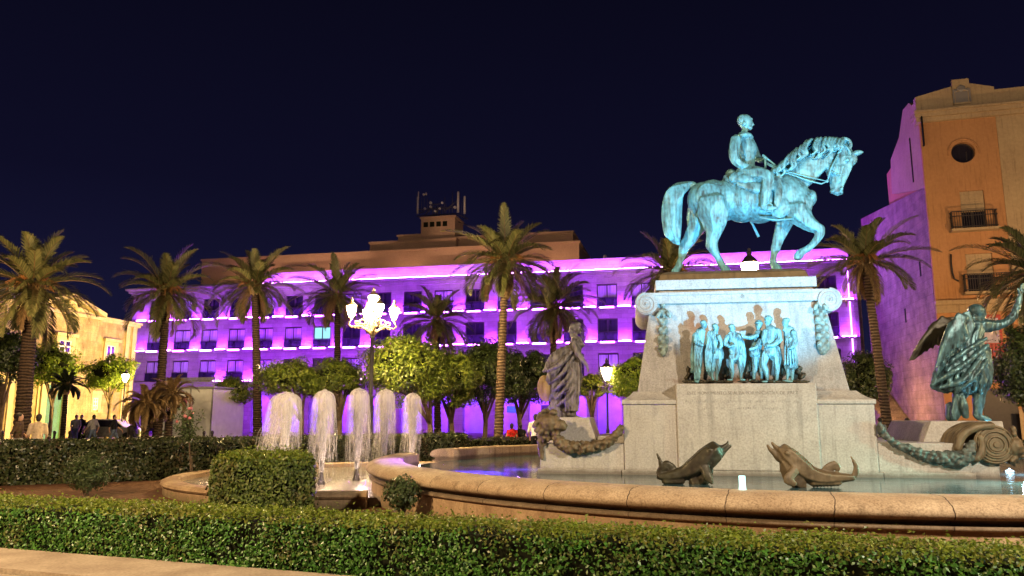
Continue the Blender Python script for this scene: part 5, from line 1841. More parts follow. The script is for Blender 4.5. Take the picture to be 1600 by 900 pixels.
    # antennas
    def ant(px, pyt, pyb, w, nm='antenna', mat='brush', yl=10.5):
        xt, zt = VB.hit(px, pyt, yl); _, zb = VB.hit(px, pyb, yl)
        b = MB(); r = w / 1200 * 80 / 2
        b.tube([(xt - x0, yl, zb), (xt - x0, yl, zt - .1), (xt - x0, yl, zt)], [r, r, r * .6], 8)
        b.build(nm, M[mat], t, smooth=True)
    ant(653, 307, 334, 3.6); ant(654, 299, 310, 2.4); ant(716, 299, 332, 4.2); ant(726, 306, 334, 4.2)
    for px, a, c in ((672, 312, 338), (683, 319, 338), (695, 308, 337), (702, 322, 336), (726, 318, 344), (663, 303, 338), (668, 309, 338), (707, 300, 340), (697, 317, 336), (659, 306, 338), (721, 312, 340)):
        ant(px, a, c, .9, 'mast', 'iron')
    for px, py, w, h in ((662, 304, 3, 4), (666, 303, 3, 4), (673, 317, 4.5, 5), (673, 323, 4.5, 4.5), (691, 317, 4, 4), (687, 326, 5, 4), (680, 330, 4, 4), (664, 326, 3, 4), (711, 324, 3, 5)):
        xt, zt = VB.hit(px, py, 10.4)
        b = MB(); b.tube([(xt - x0, 10.3, zt), (xt - x0, 10.5, zt)], h / 30, 10); b.build('dish', M['brush'], t)
    b = MB()
    for (a, c) in (((651, 338), (712, 334)), ((651, 328), (712, 324)), ((675, 320), (692, 318)), ((697, 328), (712, 315)), ((664, 336), (676, 322)), ((676, 338), (690, 322)), ((712, 334), (731, 342)), ((652, 334), (664, 330)), ((714, 346), (730, 352))):
        p, q = VB.hit(*a, 10.6), VB.hit(*c, 10.6)
        b.tube([(p[0] - x0, 10.6, p[1]), (q[0] - x0, 10.6, q[1])], .06, 5)
    for px in (676, 680, 684, 688, 692):
        p, q = VB.hit(px, 338, 10.6), VB.hit(px, 322, 10.6)
        b.tube([(p[0] - x0, 10.6, p[1]), (q[0] - x0, 10.6, q[1])], .05, 5)
    b.build('antenna_rack', M['iron'], t)
    # little roof sensor at x 943
    ant(945, 398, 404, 5, 'roof_sensor', 'brush', 2.0)
    return t


# ================================================================ PALACE, LEFT
def build_palace():
    A = W(-140, 600, 46); Bp = W(209, 600, 66)
    ang = math.atan2(Bp.y - A.y, Bp.x - A.x)
    fr = Frame((A.x, A.y), ang)
    t = thing('palace', 'low limestone palace with a pediment, glowing in yellow light at the left', 'building', (A.x, A.y, 0), ang)
    L = fr.hit(208, 600)[0]
    P, T = M['palace'], M['palace_trim']
    hx = lambda px: fr.hit(px, 560)[0]
    hz = lambda px, py: fr.hit(px, py)[1]
    ztop = hz(200, 504)
    xa, xb = fr.hit(53, 485)[0], fr.hit(149, 500)[0]
    zc = (hz(53, 485) + hz(149, 500)) / 2
    xm, zap = fr.hit(103, 465)
    # right and left wall sheets with openings as recessed panels
    b = MB(); b.bx(0, L, 0, 8, 0, ztop - .3); b.build('wall', P, t)
    b = MB(); b.bx(-.1, L + .15, -.18, 8, ztop - .32, ztop - .1); b.bx(-.1, L + .25, -.30, 8, ztop - .1, ztop + .08); b.build('cornice', T, t)
    b = MB(); b.bx(xa, xb, -.35, 0, 0, zc - .02); b.build('centre_bay', P, t)
    b = MB()
    b.bx(xa - .25, xb + .25, -.62, -.0, zc - .02, zc + .25)
    b.prism_y([(xa - .1, zc + .25), (xb + .1, zc + .25), (xm, zap - .3)], -.40, 6)
    for (p, q) in (((xa - .35, zc + .25), (xm, zap)), ((xm, zap), (xb + .35, zc + .25))):
        b.prism_y([p, (p[0], p[1] + .34) if p[0] < xm else (p[0], p[1] + .30), (q[0], q[1] + .30) if q[0] <= xm + .01 else (q[0], q[1] + .34), q], -.75, 6)
    b.build('pediment', T, t)
    s = Sculpt(); q = random.Random(1)
    for i in range(26):
        u = q.uniform(-1, 1)
        s.ell((xm + u * 1.5, -.45, zc + .45 + (1 - abs(u)) * .95 * q.random()), q.uniform(.10, .24), 1)
    s.build('crest', T, t, voxel=.07, smooth=1)
    for px in (60, 144, 5, 22, 196, 206):
        x = hx(px); yy = -.35 if xa < x < xb else 0
        MB().bx(x - .22, x + .22, yy - .10, yy + .0, 0, ztop - .33 if yy == 0 else zc - .04).build('pilaster', T, t)

    def window(px0, px1, py0, py1, yy, surround=True, mat='white'):
        a, c = hx(px0), hx(px1); m = (px0 + px1) / 2
        z1, z0 = hz(m, py0), hz(m, py1)
        b = MB()
        w = .3
        b.bx(a - w, a, yy - .12, yy + .0, z0 - .2, z1 + .3); b.bx(c, c + w, yy - .12, yy, z0 - .2, z1 + .3)
        b.bx(a - w - .15, c + w + .15, yy - .3, yy, z1 + .3, z1 + .55); b.bx(a, c, yy - .12, yy, z1, z1 + .3)
        o = b.build('window', T, t)
        b = MB(); b.bx(a, c, yy - .04, yy - .004, z0, z1)
        b.build('pane', M['glass'], o)
        b = MB()
        for x in (a, (a + c) / 2 - .06, c - .12): b.bx(x, x + .12, yy - .08, yy - .042, z0, z1)
        for k in range(4): b.bx(a + .12, c - .12, yy - .075, yy - .045, z0 + (z1 - z0) * k / 3 - .05, z0 + (z1 - z0) * k / 3 + .05)
        b.build('frame', M['white'], o)
    window(164, 178, 540, 590, 0); window(82, 102, 532, 560, -.35)
    window(4, 16, 520, 555, 0); window(150, 158, 622, 640, 0)
    a, c = hx(68), hx(95); z1 = hz(80, 612)
    b = MB(); b.bx(a - .5, a, -.6, -.35, 0, z1 + .5); b.bx(c, c + .5, -.6, -.35, 0, z1 + .5); b.bx(a - .6, c + .6, -.7, -.35, z1 + .5, z1 + .9)
    d = b.build('doorcase', T, t)
    b = MB(); b.bx(a, c, -.42, -.352, 0, z1 + .5)
    for i in range(2):
        for k in range(3):
            x = a + (c - a) * (i + .5) / 2; w = (c - a) * .18
            b.bx(x - w, x + w, -.45, -.42, .3 + k * z1 / 3, .3 + (k + .75) * z1 / 3)
    b.build('door', M['green_door'], d)
    b = MB(); x = hx(45)
    b.frustum((hx(25), hx(62), 1, 6, ztop), (hx(30), hx(60), 1.5, 5.5, ztop + 1.6)); b.build('roof_lantern', M['white'], t)
    return fr, L


# ================================================================ OCHRE BUILDING AND OLD WALL, RIGHT
def build_right():
    P0 = W(1470, 560, 43)
    ang = -math.atan(.28)
    fr = Frame((P0.x, P0.y), ang)
    t = thing('ochre_building', 'tall ochre rendered building with a round window, balconies and a crest on the parapet', 'building', (P0.x, P0.y, 0), ang)
    h = fr.hit
    zc = h(1470, 190)[1]
    xR = h(1760, 400)[0]
    x1 = h(1568, 300)[0]
    # facade with round hole: sheet built round the window
    xc, zr = h(1505, 238); rr = .0145 * 43
    b = MB()
    zb = zc
    angs = sorted([2 * PI * i / 32 for i in range(32)] + [math.atan2(sz * 1.4, sx * 1.3) % (2 * PI) for sx in (-1, 1) for sz in (-1, 1)])
    n = len(angs)
    # quad frame around the circle
    x0, xe, z0, z1 = .02, x1, zr - 1.4, zr + 1.4
    ring = [(xc + rr * math.cos(q), zr + rr * math.sin(q)) for q in angs]
    outer = []
    for i in range(n):
        a = angs[i]; dx, dz = math.cos(a), math.sin(a)
        k = min(1.3 / max(abs(dx), 1e-6), 1.4 / max(abs(dz), 1e-6)); outer.append((xc + dx * k, zr + dz * k))
    vs = [(x, 0, z) for x, z in ring] + [(x, 0, z) for x, z in outer] + [(x, .5, z) for x, z in ring]
    b.add(vs, [(i, (i + 1) % n, n + (i + 1) % n, n + i) for i in range(n)] + [(i, 2 * n + i, 2 * n + (i + 1) % n, (i + 1) % n) for i in range(n)])
    b.bx(0, xc - 1.3, 0, .5, zr - 1.4, zr + 1.4); b.bx(xc + 1.3, x1, 0, .5, zr - 1.4, zr + 1.4)
    b.bx(0, x1, 0, .5, zr + 1.4, zc)
    zl = h(1500, 465)[1]
    wl = []
    for (pa, pb, pt, pbm) in ((1499, 1537, 299, 360), (1508, 1550, 397, 458)):
        a, zt = h(pa, pt); c, _ = h(pb, pt); _, zbm = h(pa, pbm)
        wl.append((a, c, zbm, zt))
    # solid wall with the two window slots
    (a1, c1, b1, t1), (a2, c2, b2, t2) = wl
    b.bx(0, x1, 0, .5, t1, zr - 1.4); b.bx(0, a1, 0, .5, b1, t1); b.bx(c1, x1, 0, .5, b1, t1)
    b.bx(0, x1, 0, .5, t2, b1); b.bx(0, a2, 0, .5, b2, t2); b.bx(c2, x1, 0, .5, b2, t2)
    b.bx(0, x1, 0, .5, 0, b2)
    b.build('front_wall', M['orange'], t)
    b = MB(); b.bx(x1, xR, -.05, .5, 0, zc)
    b.bx(x1, xR, -.09, -.05, 10, 10.12)
    b.build('pale_bay', M['pale'], t)
    b = MB(); b.bx(0.02, xR, .502, 10, 0, zc); b.build('core', M['orange'], t)
    b = MB(); b.bx(-.2, xR, -.25, .5, zc, zc + .25); b.bx(-.3, xR, -.42, .5, zc + .25, zc + .5); b.bx(-.35, xR, -.55, .5, zc + .5, zc + .62)
    b.build('cornice', M['pale'], t)
    b = MB()
    zp = h(1450, 150)[1]; xk = h(1553, 135)[0]; zk = h(1505, 131)[1]; z2 = h(1590, 136)[1]
    b.prism_y([(-.1, zc + .62), (xk, zc + .62), (xk, zk - .35), (h(1515, 130)[0], zk), (h(1483, 135)[0], zk - .1), (-.1, zp)], 0, .5)
    b.bx(xk, xR, .0, .5, zc + .62, z2)
    b.build('parapet', M['pale'], t)
    a, zt = h(1486, 130); c, _ = h(1513, 130); _, zbm = h(1486, 165)
    b = MB(); b.bx(a, c, -.12, 0, zbm, zt + .15); o = b.build('crest', M['pale'], t)
    b = MB(); b.bx(a + .12, c - .12, -.14, -.122, zbm + .1, zbm + .75)
    m = (a + c) / 2
    b.ball((m, -.15, zbm + .95), (.26, .05, .22))
    for s_ in (-1, 1): b.ball((m + s_ * .32, -.14, zbm + .85), (.14, .05, .10)); b.bx(m + s_ * .42 - .05, m + s_ * .42 + .05, -.16, -.12, zbm + .1, zbm + .9)
    b.build('carving', M['bronze_grey'], o)
    # round window
    b = MB(); b.prism_y([(xc + (rr - .001) * math.cos(2 * PI * i / n), zr + (rr - .001) * math.sin(2 * PI * i / n)) for i in range(n)], .3, .34)
    o = b.build('round_window', M['glass'], t)
    b = MB(); b.tube([(xc + (rr - .03) * math.cos(2 * PI * i / n), .28, zr + (rr - .03) * math.sin(2 * PI * i / n)) for i in range(n + 1)], .035, 5)
    b.bx(xc + .2, xc + .25, .24, .28, zr - .4, zr + .1)
    b.build('frame', M['frame'], o)
    b = MB(); k = rr * 1.28
    pts = [(xc + k * math.cos(R(a)), -.02, zr + k * math.sin(R(a))) for a in range(-10, 191, 8)]
    b.tube(pts, .05, 6); b.build('hood_mould', M['orange'], t)
    for j, (a, c, zb, zt) in enumerate(wl):
        o = MB().bx(a, c, .30, .34, zb, zt).build('window', M['glass'], t)
        f = MB(); f.bx(a, a + .1, .22, .3, zb, zt); f.bx(c - .1, c, .22, .3, zb, zt); f.bx((a + c) / 2 - .05, (a + c) / 2 + .05, .22, .3, zb, zt)
        f.build('frame', M['frame'], o)
        s_ = MB(); s_.bx(a + .005, c - .005, .12, .2, zb + (zt - zb) * .47, zt - .005)
        for q in range(8): s_.bx(a + .02, c - .02, .10, .118, zb + (zt - zb) * (.49 + q * .063), zb + (zt - zb) * (.53 + q * .063))
        s_.build('roller_blind', M['pale'], o)
        bl = MB(); pa, pb_ = (1486, 1556) if j == 0 else (1497, 1600)
        xa = h(pa, 360)[0]; xb = h(pb_, 360)[0]
        for q in range(int((xb - xa) / .12) + 1):
            x = xa + q * .12
            bl.bx(x - .012, x + .012, -.47, -.445, zb + .02, zb + .98)
        for x in (xa, xb):
            for q in range(4): bl.bx(x - .012, x + .012, -.40 + q * .11, -.376 + q * .11, zb + .02, zb + .98)
        for zz in (zb + .98, zb + .10, zb + .72): bl.bx(xa - .03, xb + .03, -.48, -.43, zz, zz + .04); bl.bx(xa - .03, xa + .01, -.43, 0, zz, zz + .04); bl.bx(xb - .01, xb + .03, -.43, 0, zz, zz + .04)
        bl.build('balcony_railing', M['frame'], t)
        MB().bx(xa - .08, xb + .08, -.52, -.001, zb - .13, zb + .015).build('balcony_floor', M['pale'], t)
    b = MB(); b.bx(-.08, xR, -.35, -.002, zl - .42, zl - .17); b.bx(-.04, xR, -.18, -.002, zl - .85, zl - .422)
    b.build('string_course', M['pale'], t)
    for (pa, pb_, pt, pbm) in ((1547, 1562, 492, 562),):
        a, zt = h(pa, pt); c, _ = h(pb_, pt); _, zb = h(pa, pbm)
        a -= 1.2
        o = MB().bx(a, c, -.10, -.002, zb, zt).build('red_window', M['red'], t)
        MB().bx(a + .15, c - .15, -.13, -.101, zb + .9, zt - .2).build('pane', M['curtain'], o)
        g = MB()
        for q in range(10): g.bx(a + .1 + q * .17, a + .13 + q * .17, -.25, -.22, zb, zb + .85)
        g.bx(a, c, -.26, -.20, zb + .85, zb + .9); g.build('railing', M['red'], o)
    a, zt = h(1533, 608); c, _ = h(1568, 608)
    MB().bx(a, c + .6, -.05, -.002, 0, zt).build('dark_doorway', M['frame'], t)
    a, zt = h(1583, 640); c, _ = h(1620, 640)
    o = MB().bx(a, c, -.9, -.85, .3, zt).build('notice_board', M['pale'], t)
    b = MB()
    for q in range(4): b.bx(a + .2, c - .2, -.92, -.902, .5 + q * .33, .68 + q * .33)
    b.build('notice', M['red'], o)
    # lamp bracket curve by the lower balcony
    p = [h(1485, 398), (h(1485, 410)), h(1487, 425), h(1490, 436), h(1497, 440)]
    MB().tube([(x, -.12, z) for x, z in p], .05, 6).build('drain_pipe', M['frame'], t, smooth=True)

    # ---- old stone wall running back along the street
    A = W(1468, 560, 43.2); Bq = W(1362, 560, 58)
    ang2 = math.atan2(Bq.y - A.y, Bq.x - A.x)
    f2 = Frame((A.x, A.y), ang2)
    o = thing('old_stone_wall', 'old squared stone wall in violet light between the long building and the ochre one', 'wall', (A.x, A.y, 0), ang2)
    L = f2.hit(1362, 560)[0]
    zn, zf = f2.hit(1452, 285)[1], f2.hit(1364, 322)[1]
    b = MB()
    vs = []
    N = 14
    poly = [(0, 0), (L, 0), (L, zf), (0, zn)]
    # local y points into the wall (away from the street)
    b.prism_y(poly, -4, 0) if f2.ey[0] < 0 else b.prism_y(poly, 0, 4)
    b.build('wall', M['oldwall'], o)
    sgn = -1 if f2.ey[0] < 0 else 1
    front = 0.0
    b = MB()
    for (px, py) in ((1415, 493), (1438, 420)):
        x, z = f2.hit(px, py)
        b.bx(x - .12, x + .12, -sgn * .02, sgn * .05, z - .45, z + .45)
    b.build('arrow_slit', M['core'], o)
    # higher gable standing on it
    def q(px, py): return f2.hit(px, py)
    gp = [q(1452, 288), q(1393, 303), q(1391, 250), q(1404, 215), q(1410, 172), q(1419, 161), q(1424, 165), q(1436, 150), q(1446, 143)]
    gp = [(max(0.02, x), z) for x, z in gp]
    b = MB(); b.prism_y(gp, sgn * .02, sgn * 3)
    b.build('gable', M['pale'], o)
    b = MB()
    x, z = q(1424, 250); b.bx(x - .08, x + .08, -sgn * .01, sgn * .06, z - 1.4, z + 1.4)
    x, z = q(1441, 205); b.bx(x - .08, x + .08, -sgn * .01, sgn * .06, z - .9, z + .9)
    b.build('gable_slot', M['core'], o)
    # stair beside the wall
    t2 = thing('stone_stair', 'stone stair climbing beside the old wall behind the leaning palm', 'stair', (A.x, A.y, 0), ang2)
    b = MB()
    xs, _ = f2.hit(1446, 655); xe, _ = f2.hit(1384, 560)
    n = 16
    for i in range(n):
        a = xs + (xe - xs) * i / n
        b.bx(min(a, xe), max(a, xe), -sgn * 1.6, -sgn * .05, i * .2, (i + 1) * .2)
    b.build('steps', M['oldwall'], t2)
    # narrow house in the gap between the violet building and the wall
    P = W(1352, 560, 63)
    xa, xb = XA(1338, 63, 6), XA(1368, 63, 6)
    t3 = thing('narrow_house', 'narrow dim house with tall dark windows in the gap beside the violet building', 'building', ((xa + xb) / 2, 66.5, 0), 0)
    w = (xb - xa) / 2 + .8
    MB().bx(-w, w, 0, 4, 0, 13.2).build('wall', M['palace'], t3)
    for k in range(3):
        MB().bx(-.1, .75, -.04, -.002, 1.0 + k * 4, 4.3 + k * 4).build('window', M['glass'], t3)
    return fr, f2


# ================================================================ KIOSK, LAMPS, BOLLARDS
def build_street():
    D = 42
    fr = Frame((XA(262, D, 1), D), -.22)
    t = thing('kiosk', 'white metal kiosk with a slatted grey roof screen, left of the jets', 'kiosk', (*fr.P, 0), -.22)
    x0, z1 = 0, fr.hit(290, 607)[1]
    x1 = fr.hit(334, 610)[0]; xm = fr.hit(299, 610)[0]; zt = fr.hit(300, 590)[1]
    MB().bx(-.4, x1, 0, 3, 0, z1).build('body', M['kiosk'], t)
    b = MB()
    for x in (-.4, xm - .06, x1 - .08): b.bx(x, x + .08, -.03, -.002, 0, z1)
    b.build('panel_joint', M['kiosk_grey'], t)
    MB().bx(-.5, x1 + .1, -.12, 3.1, z1, z1 + .1).build('roof', M['kiosk_grey'], t)
    b = MB()
    for k in range(5): b.bx(-.42, x1, -.02, .02, z1 + .16 + k * (zt - z1 - .15) / 5, z1 + .13 + (k + .72) * (zt - z1 - .1) / 5)
    for x in (-.4, xm, x1 - .06): b.bx(x, x + .06, .021, .07, z1 + .1, zt)
    b.build('roof_screen', M['kiosk_grey'], t)
    a, z = fr.hit(283, 620); c, zb = fr.hit(289, 634)
    MB().bx(a, c + .12, -.03, -.003, zb, z).build('poster', M['poster'], t)
    # sign post in front of it
    p = fr.hit(277, 612)
    w = fr.w(p[0], -.8, 0)
    t = thing('sign_post', 'thin dark post with a small dark head in front of the kiosk', 'post', w)
    MB().tube([(0, 0, 0), (0, 0, 2.9)], .035, 8).build('pole', M['iron'], t)
    MB().ball((0, 0, 3.0), (.11, .11, .14)).ball((0, 0, 2.75), (.09, .09, .1)).build('head', M['iron'], t, smooth=True)

    def lantern(parent, p, s, emat, capmat):
        """an urn shaped glass lantern standing on p"""
        g = MB().lathe([(.06 * s, .0), (.075 * s, .03 * s), (.115 * s, .12 * s), (.165 * s, .27 * s), (.185 * s, .40 * s), (.18 * s, .43 * s), (0, .43 * s)], 12, c=p)
        o = g.build('lantern', M[emat], parent, smooth=False)
        c = MB().lathe([(.20 * s, .432 * s), (.205 * s, .45 * s), (.15 * s, .50 * s), (.10 * s, .57 * s), (.05 * s, .60 * s), (.045 * s, .64 * s), (.07 * s, .67 * s), (.03 * s, .71 * s), (.035 * s, .75 * s), (0, .78 * s)], 12, c=p)
        c.lathe([(.09 * s, -.04 * s), (.10 * s, .0), (.06 * s, .005 * s), (0, .005 * s)], 12, c=p)
        for i in range(6):
            a = i / 6 * 2 * PI
            c.tube([(p[0] + .078 * s * math.cos(a), p[1] + .078 * s * math.sin(a), p[2] + .02 * s), (p[0] + .19 * s * math.cos(a), p[1] + .19 * s * math.sin(a), p[2] + .43 * s)], .008 * s, 4)
        c.build('cap', M[capmat], o, smooth=False)
        return o

    D = 26.0
    cx = XA(580, D, 3)
    t = thing('candelabra_lamp', 'ornate cream lamp post with five lit lanterns beside the jets', 'street lamp', (cx, D, 0))
    zt = W(588, 482, D).z
    zb = W(585, 525, D).z
    b = MB().lathe([(.26, 0), (.28, .1), (.22, .25), (.19, .8), (.21, .9), (.13, 1.0), (.11, 1.15), (.09, 2.2), (.10, 2.25), (.075, 2.3), (.062, zb - .1), (.10, zb - .06), (.07, zb)], 14)
    b.build('post', M['iron'], t, smooth=True)
    b = MB().lathe([(.07, zb), (.13, zb + .06), (.16, zb + .16), (.10, zb + .28), (.13, zb + .36), (.08, zb + .5), (.06, zb + .75), (.085, zb + .8), (.05, zb + .86), (.045, zt - .1), (.09, zt - .05), (.09, zt)], 14)
    for i in range(8):
        a = i / 8 * 2 * PI
        b.ball((.13 * math.cos(a), .13 * math.sin(a), zb + .16), .05)
    b.build('urn_stem', M['iron_gold'], t, smooth=True)
    # four arms
    for i in range(4):
        a = R(25 + 90 * i)
        ca, sa = math.cos(a), math.sin(a)
        L = .74
        pt = lambda r, z: (r * ca, r * sa, z)
        z0 = zb + .05
        b = MB()
        b.tube([pt(.06, z0), pt(.22, z0 + .16), pt(.42, z0 + .28), pt(.60, z0 + .25), pt(.74, z0 + .22), pt(.83, z0 + .32), pt(L, z0 + .50)], [.045, .042, .036, .032, .032, .03, .03], 7)
        for (rc, zc, rad, s_) in ((.34, z0 + .40, .13, 1), (.55, z0 + .36, .09, -1), (.24, z0 + .32, .08, 1), (.17, z0 + .5, .10, -1)):
            pts = []
            for k in range(16):
                u = k / 15; an = -PI / 2 + s_ * u * 3.6 * PI / 2 * 1.3; r2 = rad * (1 - .55 * u)
                pts.append(pt(rc + r2 * math.cos(an), zc + r2 * math.sin(an)))
            b.tube(pts, .024, 6)
        for k in range(5):
            b.ball(pt(.2 + k * .1, z0 + .14 + .05 * k - .03 * k * k * .3), .035)
        o = b.build('arm', M['iron_gold'], t, smooth=True)
        lantern(t, pt(L, z0 + .55), .88, 'lamp_warm', 'iron_gold')
    lantern(t, (0, 0, zt + .03), .92, 'lamp_warm', 'iron_gold')

    def post_lamp(label, px, py, D, s, capmat='iron', emat='lamp_far', group=None):
        p = W(px, py, D)
        t = thing('street_lamp', label, 'street lamp', (p.x, D, 0), 0, group)
        zb = p.z - .25 * s
        MB().lathe([(.16, 0), (.17, .3), (.10, .5), (.08, 1.0), (.055, 1.1), (.04, zb - .1), (.07, zb - .05), (.05, zb)], 12).build('post', M['iron'], t, smooth=True)
        lantern(t, (0, 0, zb), s, emat, capmat)
        b = MB(); b.tube([(-.3 * s, 0, zb - .22 * s), (.3 * s, 0, zb - .22 * s)], .02 * s, 6); b.build('cross_bar', M['iron'], t)
    post_lamp('single lit lantern on a slim post between the robed statue and the pedestal', 948, 583, 36, 1.35)
    post_lamp('lit lantern peeping over the pedestal slab under the horse', 1172, 424, 33, 2.0)
    post_lamp('dark capped lantern with a lit bulb beside the palace', 196, 590, 50, 1.15, emat='lamp_dim')
    # bollards and parked cars by the palace
    b = MB().lathe([(.09, 0), (.08, .05), (.06, .1), (.06, .75), (.085, .8), (.06, .9), (0, .93)], 10)
    me = b.mesh('bollard', True); me.materials.append(M['iron'])
    for px, lab in ((84, 'dark bollard left of the small black palm'), (108, 'dark bollard right of the small black palm'), (134, 'dark bollard before the walking pair'), (2, 'dark bollard at the left edge of the square'),
                    (318, 'dark bollard in front of the kiosk panel'), (331, 'dark bollard at the right kiosk corner')):
        D = 39.5
        o = bpy.data.objects.new('bollard', me); COL.objects.link(o); o.location = (XA(px, D, .4), D, 0)
        tag(o, lab, 'bollard', 'bollards along the square')

    def car(label, px, D, col, rz):
        x = XA(px, D, .6)
        t = thing('parked_car', label, 'car', (x, D, 0), rz, 'cars parked by the palace')
        b = MB(); prof = [(-2.05, .35), (2.05, .35), (2.1, .7), (1.95, .88), (1.1, .95), (.55, 1.42), (-.9, 1.46), (-1.6, 1.0), (-2.05, .92)]
        b.prism_y(prof, -.85, .85); b.build('body', M[col], t, bevel=.08)
        b = MB(); g = [(.98, .97), (.52, 1.37), (-.85, 1.40), (-1.45, 1.0)]
        b.prism_y(g, -.87, .87); b.build('window', M['glass'], t)
        for sx in (-1.3, 1.3):
            for sy in (-.82, .82):
                w = MB(); w.prism_y([(sx + .32 * math.cos(k / 16 * 2 * PI), .32 + .32 * math.sin(k / 16 * 2 * PI)) for k in range(16)], sy - .1, sy + .1)
                w.build('wheel', M['cloth_black'], t)
    car('dark parked car behind the walking pair, before the palace', 172, 50, 'kiosk_grey', .15)
    # cafe parasol-less tables omitted; low dark planters
    for px, lab in ((206, 'dark litter bin under the shaggy brown palm'), (118, 'dark litter bin near the walking pair')):
        D = 45
        t = thing('litter_bin', lab, 'bin', (XA(px, D, .5), D, 0), 0, 'litter bins in the square')
        MB().lathe([(.24, 0), (.27, .9), (.27, .95), (.0, .96)], 12).build('body', M['iron'], t)
        MB().lathe([(.29, .95), (.29, 1.0), (.15, 1.12), (0, 1.14)], 12).build('lid', M['iron'], t)


# ================================================================ PEOPLE
def person(label, px, D, rz, top, bottom, hair='hair', h=1.72, pose='stand', lean=0.0, stride=.12, arms=.0, group=None, skirt=False, z=0.0, seatz=.45):
    x = XA(px, D, 1.0)
    t = thing('person', label, 'person', (x, D, z), rz, group)
    k = h / 1.75
    V = lambda a, b, c: Vector((a * k, b * k, c * k))
    # x forward, y to the left
    sit = pose == 'sit'
    hz = (seatz + .1) / k if sit else .93
    dz = hz - .93
    L = lean
    hd = V(L * .75, 0, 1.62 + dz)
    s = Sculpt()

    def torso(S, g):
        S.chain([(V(0, .0, .95 + dz), .125 * k + g), (V(L * .25, 0, 1.12 + dz), .125 * k + g), (V(L * .5, 0, 1.30 + dz), .135 * k + g), (V(L * .6, 0, 1.42 + dz), .105 * k + g)], 1.28)

    def arm(S, g, full=True):
        for sd in (-1, 1):
            sw = arms * sd
            P = [(V(L * .6, sd * .19, 1.41 + dz), .056 * k + g), (V(L * .5 + sw * .5 - .03, sd * .245, 1.14 + dz), .045 * k + g), (V(L * .5 + sw + .10 + (.15 if sit else 0), sd * .22, .93 + dz + (.03 if sit else 0)), .034 * k + g)]
            S.chain(P if full else P[:2], 1.0, 8)
            if full:
                w = P[-1][0]
                S.ell(w + V(.02, 0, -.06), (.026 * k, .040 * k, .05 * k))
                for q in range(4): S.chain([(w + V(.02 + q * .004, (q - 1.5) * .018, -.09), .010 * k), (w + V(.03, (q - 1.5) * .018, -.165 + .012 * abs(q - 1.3)), .008 * k)])
                S.chain([(w + V(.04, -sd * .03, -.05), .011 * k), (w + V(.07, -sd * .03, -.10), .009 * k)])

    def legs(S, g, foot=True):
        for sd in (-1, 1):
            st = stride * sd
            if sit:
                P = [(V(0, sd * .09, hz), .085 * k + g), (V(.40, sd * .11, hz), .062 * k + g), (V(.42, sd * .11, .25), .052 * k + g), (V(.40, sd * .11, .09), .040 * k + g)]
            else:
                P = [(V(0, sd * .09, .90), .088 * k + g), (V(st * .5 + .02, sd * .10, .50), .062 * k + g), (V(st * .9, sd * .10, .30), .055 * k + g), (V(st * 1.2 - .02, sd * .10, .09), .038 * k + g)]
            S.chain(P, 1.0, 9)
            if foot:
                a = P[-1][0]
                S.chain([(a + V(0, 0, -.045), .042 * k), (a + V(.15, 0, -.06), .032 * k)])
    torso(s, 0); arm(s, 0); legs(s, 0)
    s.chain([(V(L * .65, 0, 1.44 + dz), .055 * k), (V(L * .72, 0, 1.54 + dz), .052 * k)])
    s.ell(hd, (.092 * k, .076 * k, .115 * k), 3)
    s.ell(hd + V(.085, 0, -.01), (.022 * k, .014 * k, .02 * k)).ell(hd + V(.06, 0, -.085), (.03 * k, .035 * k, .025 * k)).ell(hd + V(.083, 0, -.05), (.012 * k, .022 * k, .006 * k))
    for sd in (-1, 1):
        s.ell(hd + V(0, sd * .078, 0), (.018 * k, .010 * k, .03 * k)).ell(hd + V(.082, sd * .03, .012), .011 * k)
    s.build('body', M['skin'], t, voxel=.017, smooth=1)
    s = Sculpt(); torso(s, .018); arm(s, .016, False)
    s.build('shirt', M[top], t, voxel=.022, smooth=2, fold=.006, ff=12, fz=.6)
    s = Sculpt(); legs(s, .016, False)
    s.ell(V(0, 0, hz + .02), (.14 * k, .17 * k, .12 * k))
    s.build('trousers', M[bottom], t, voxel=.022, smooth=2, fold=.005, ff=12, fz=.6)
    s = Sculpt()
    s.ell(hd + V(-.02, 0, .03), (.094 * k, .086 * k, .105 * k), 3).ell(hd + V(-.05, 0, -.03), (.06 * k, .075 * k, .08 * k))
    s.build('hair', M[hair], t, voxel=.016, smooth=1)
    return t


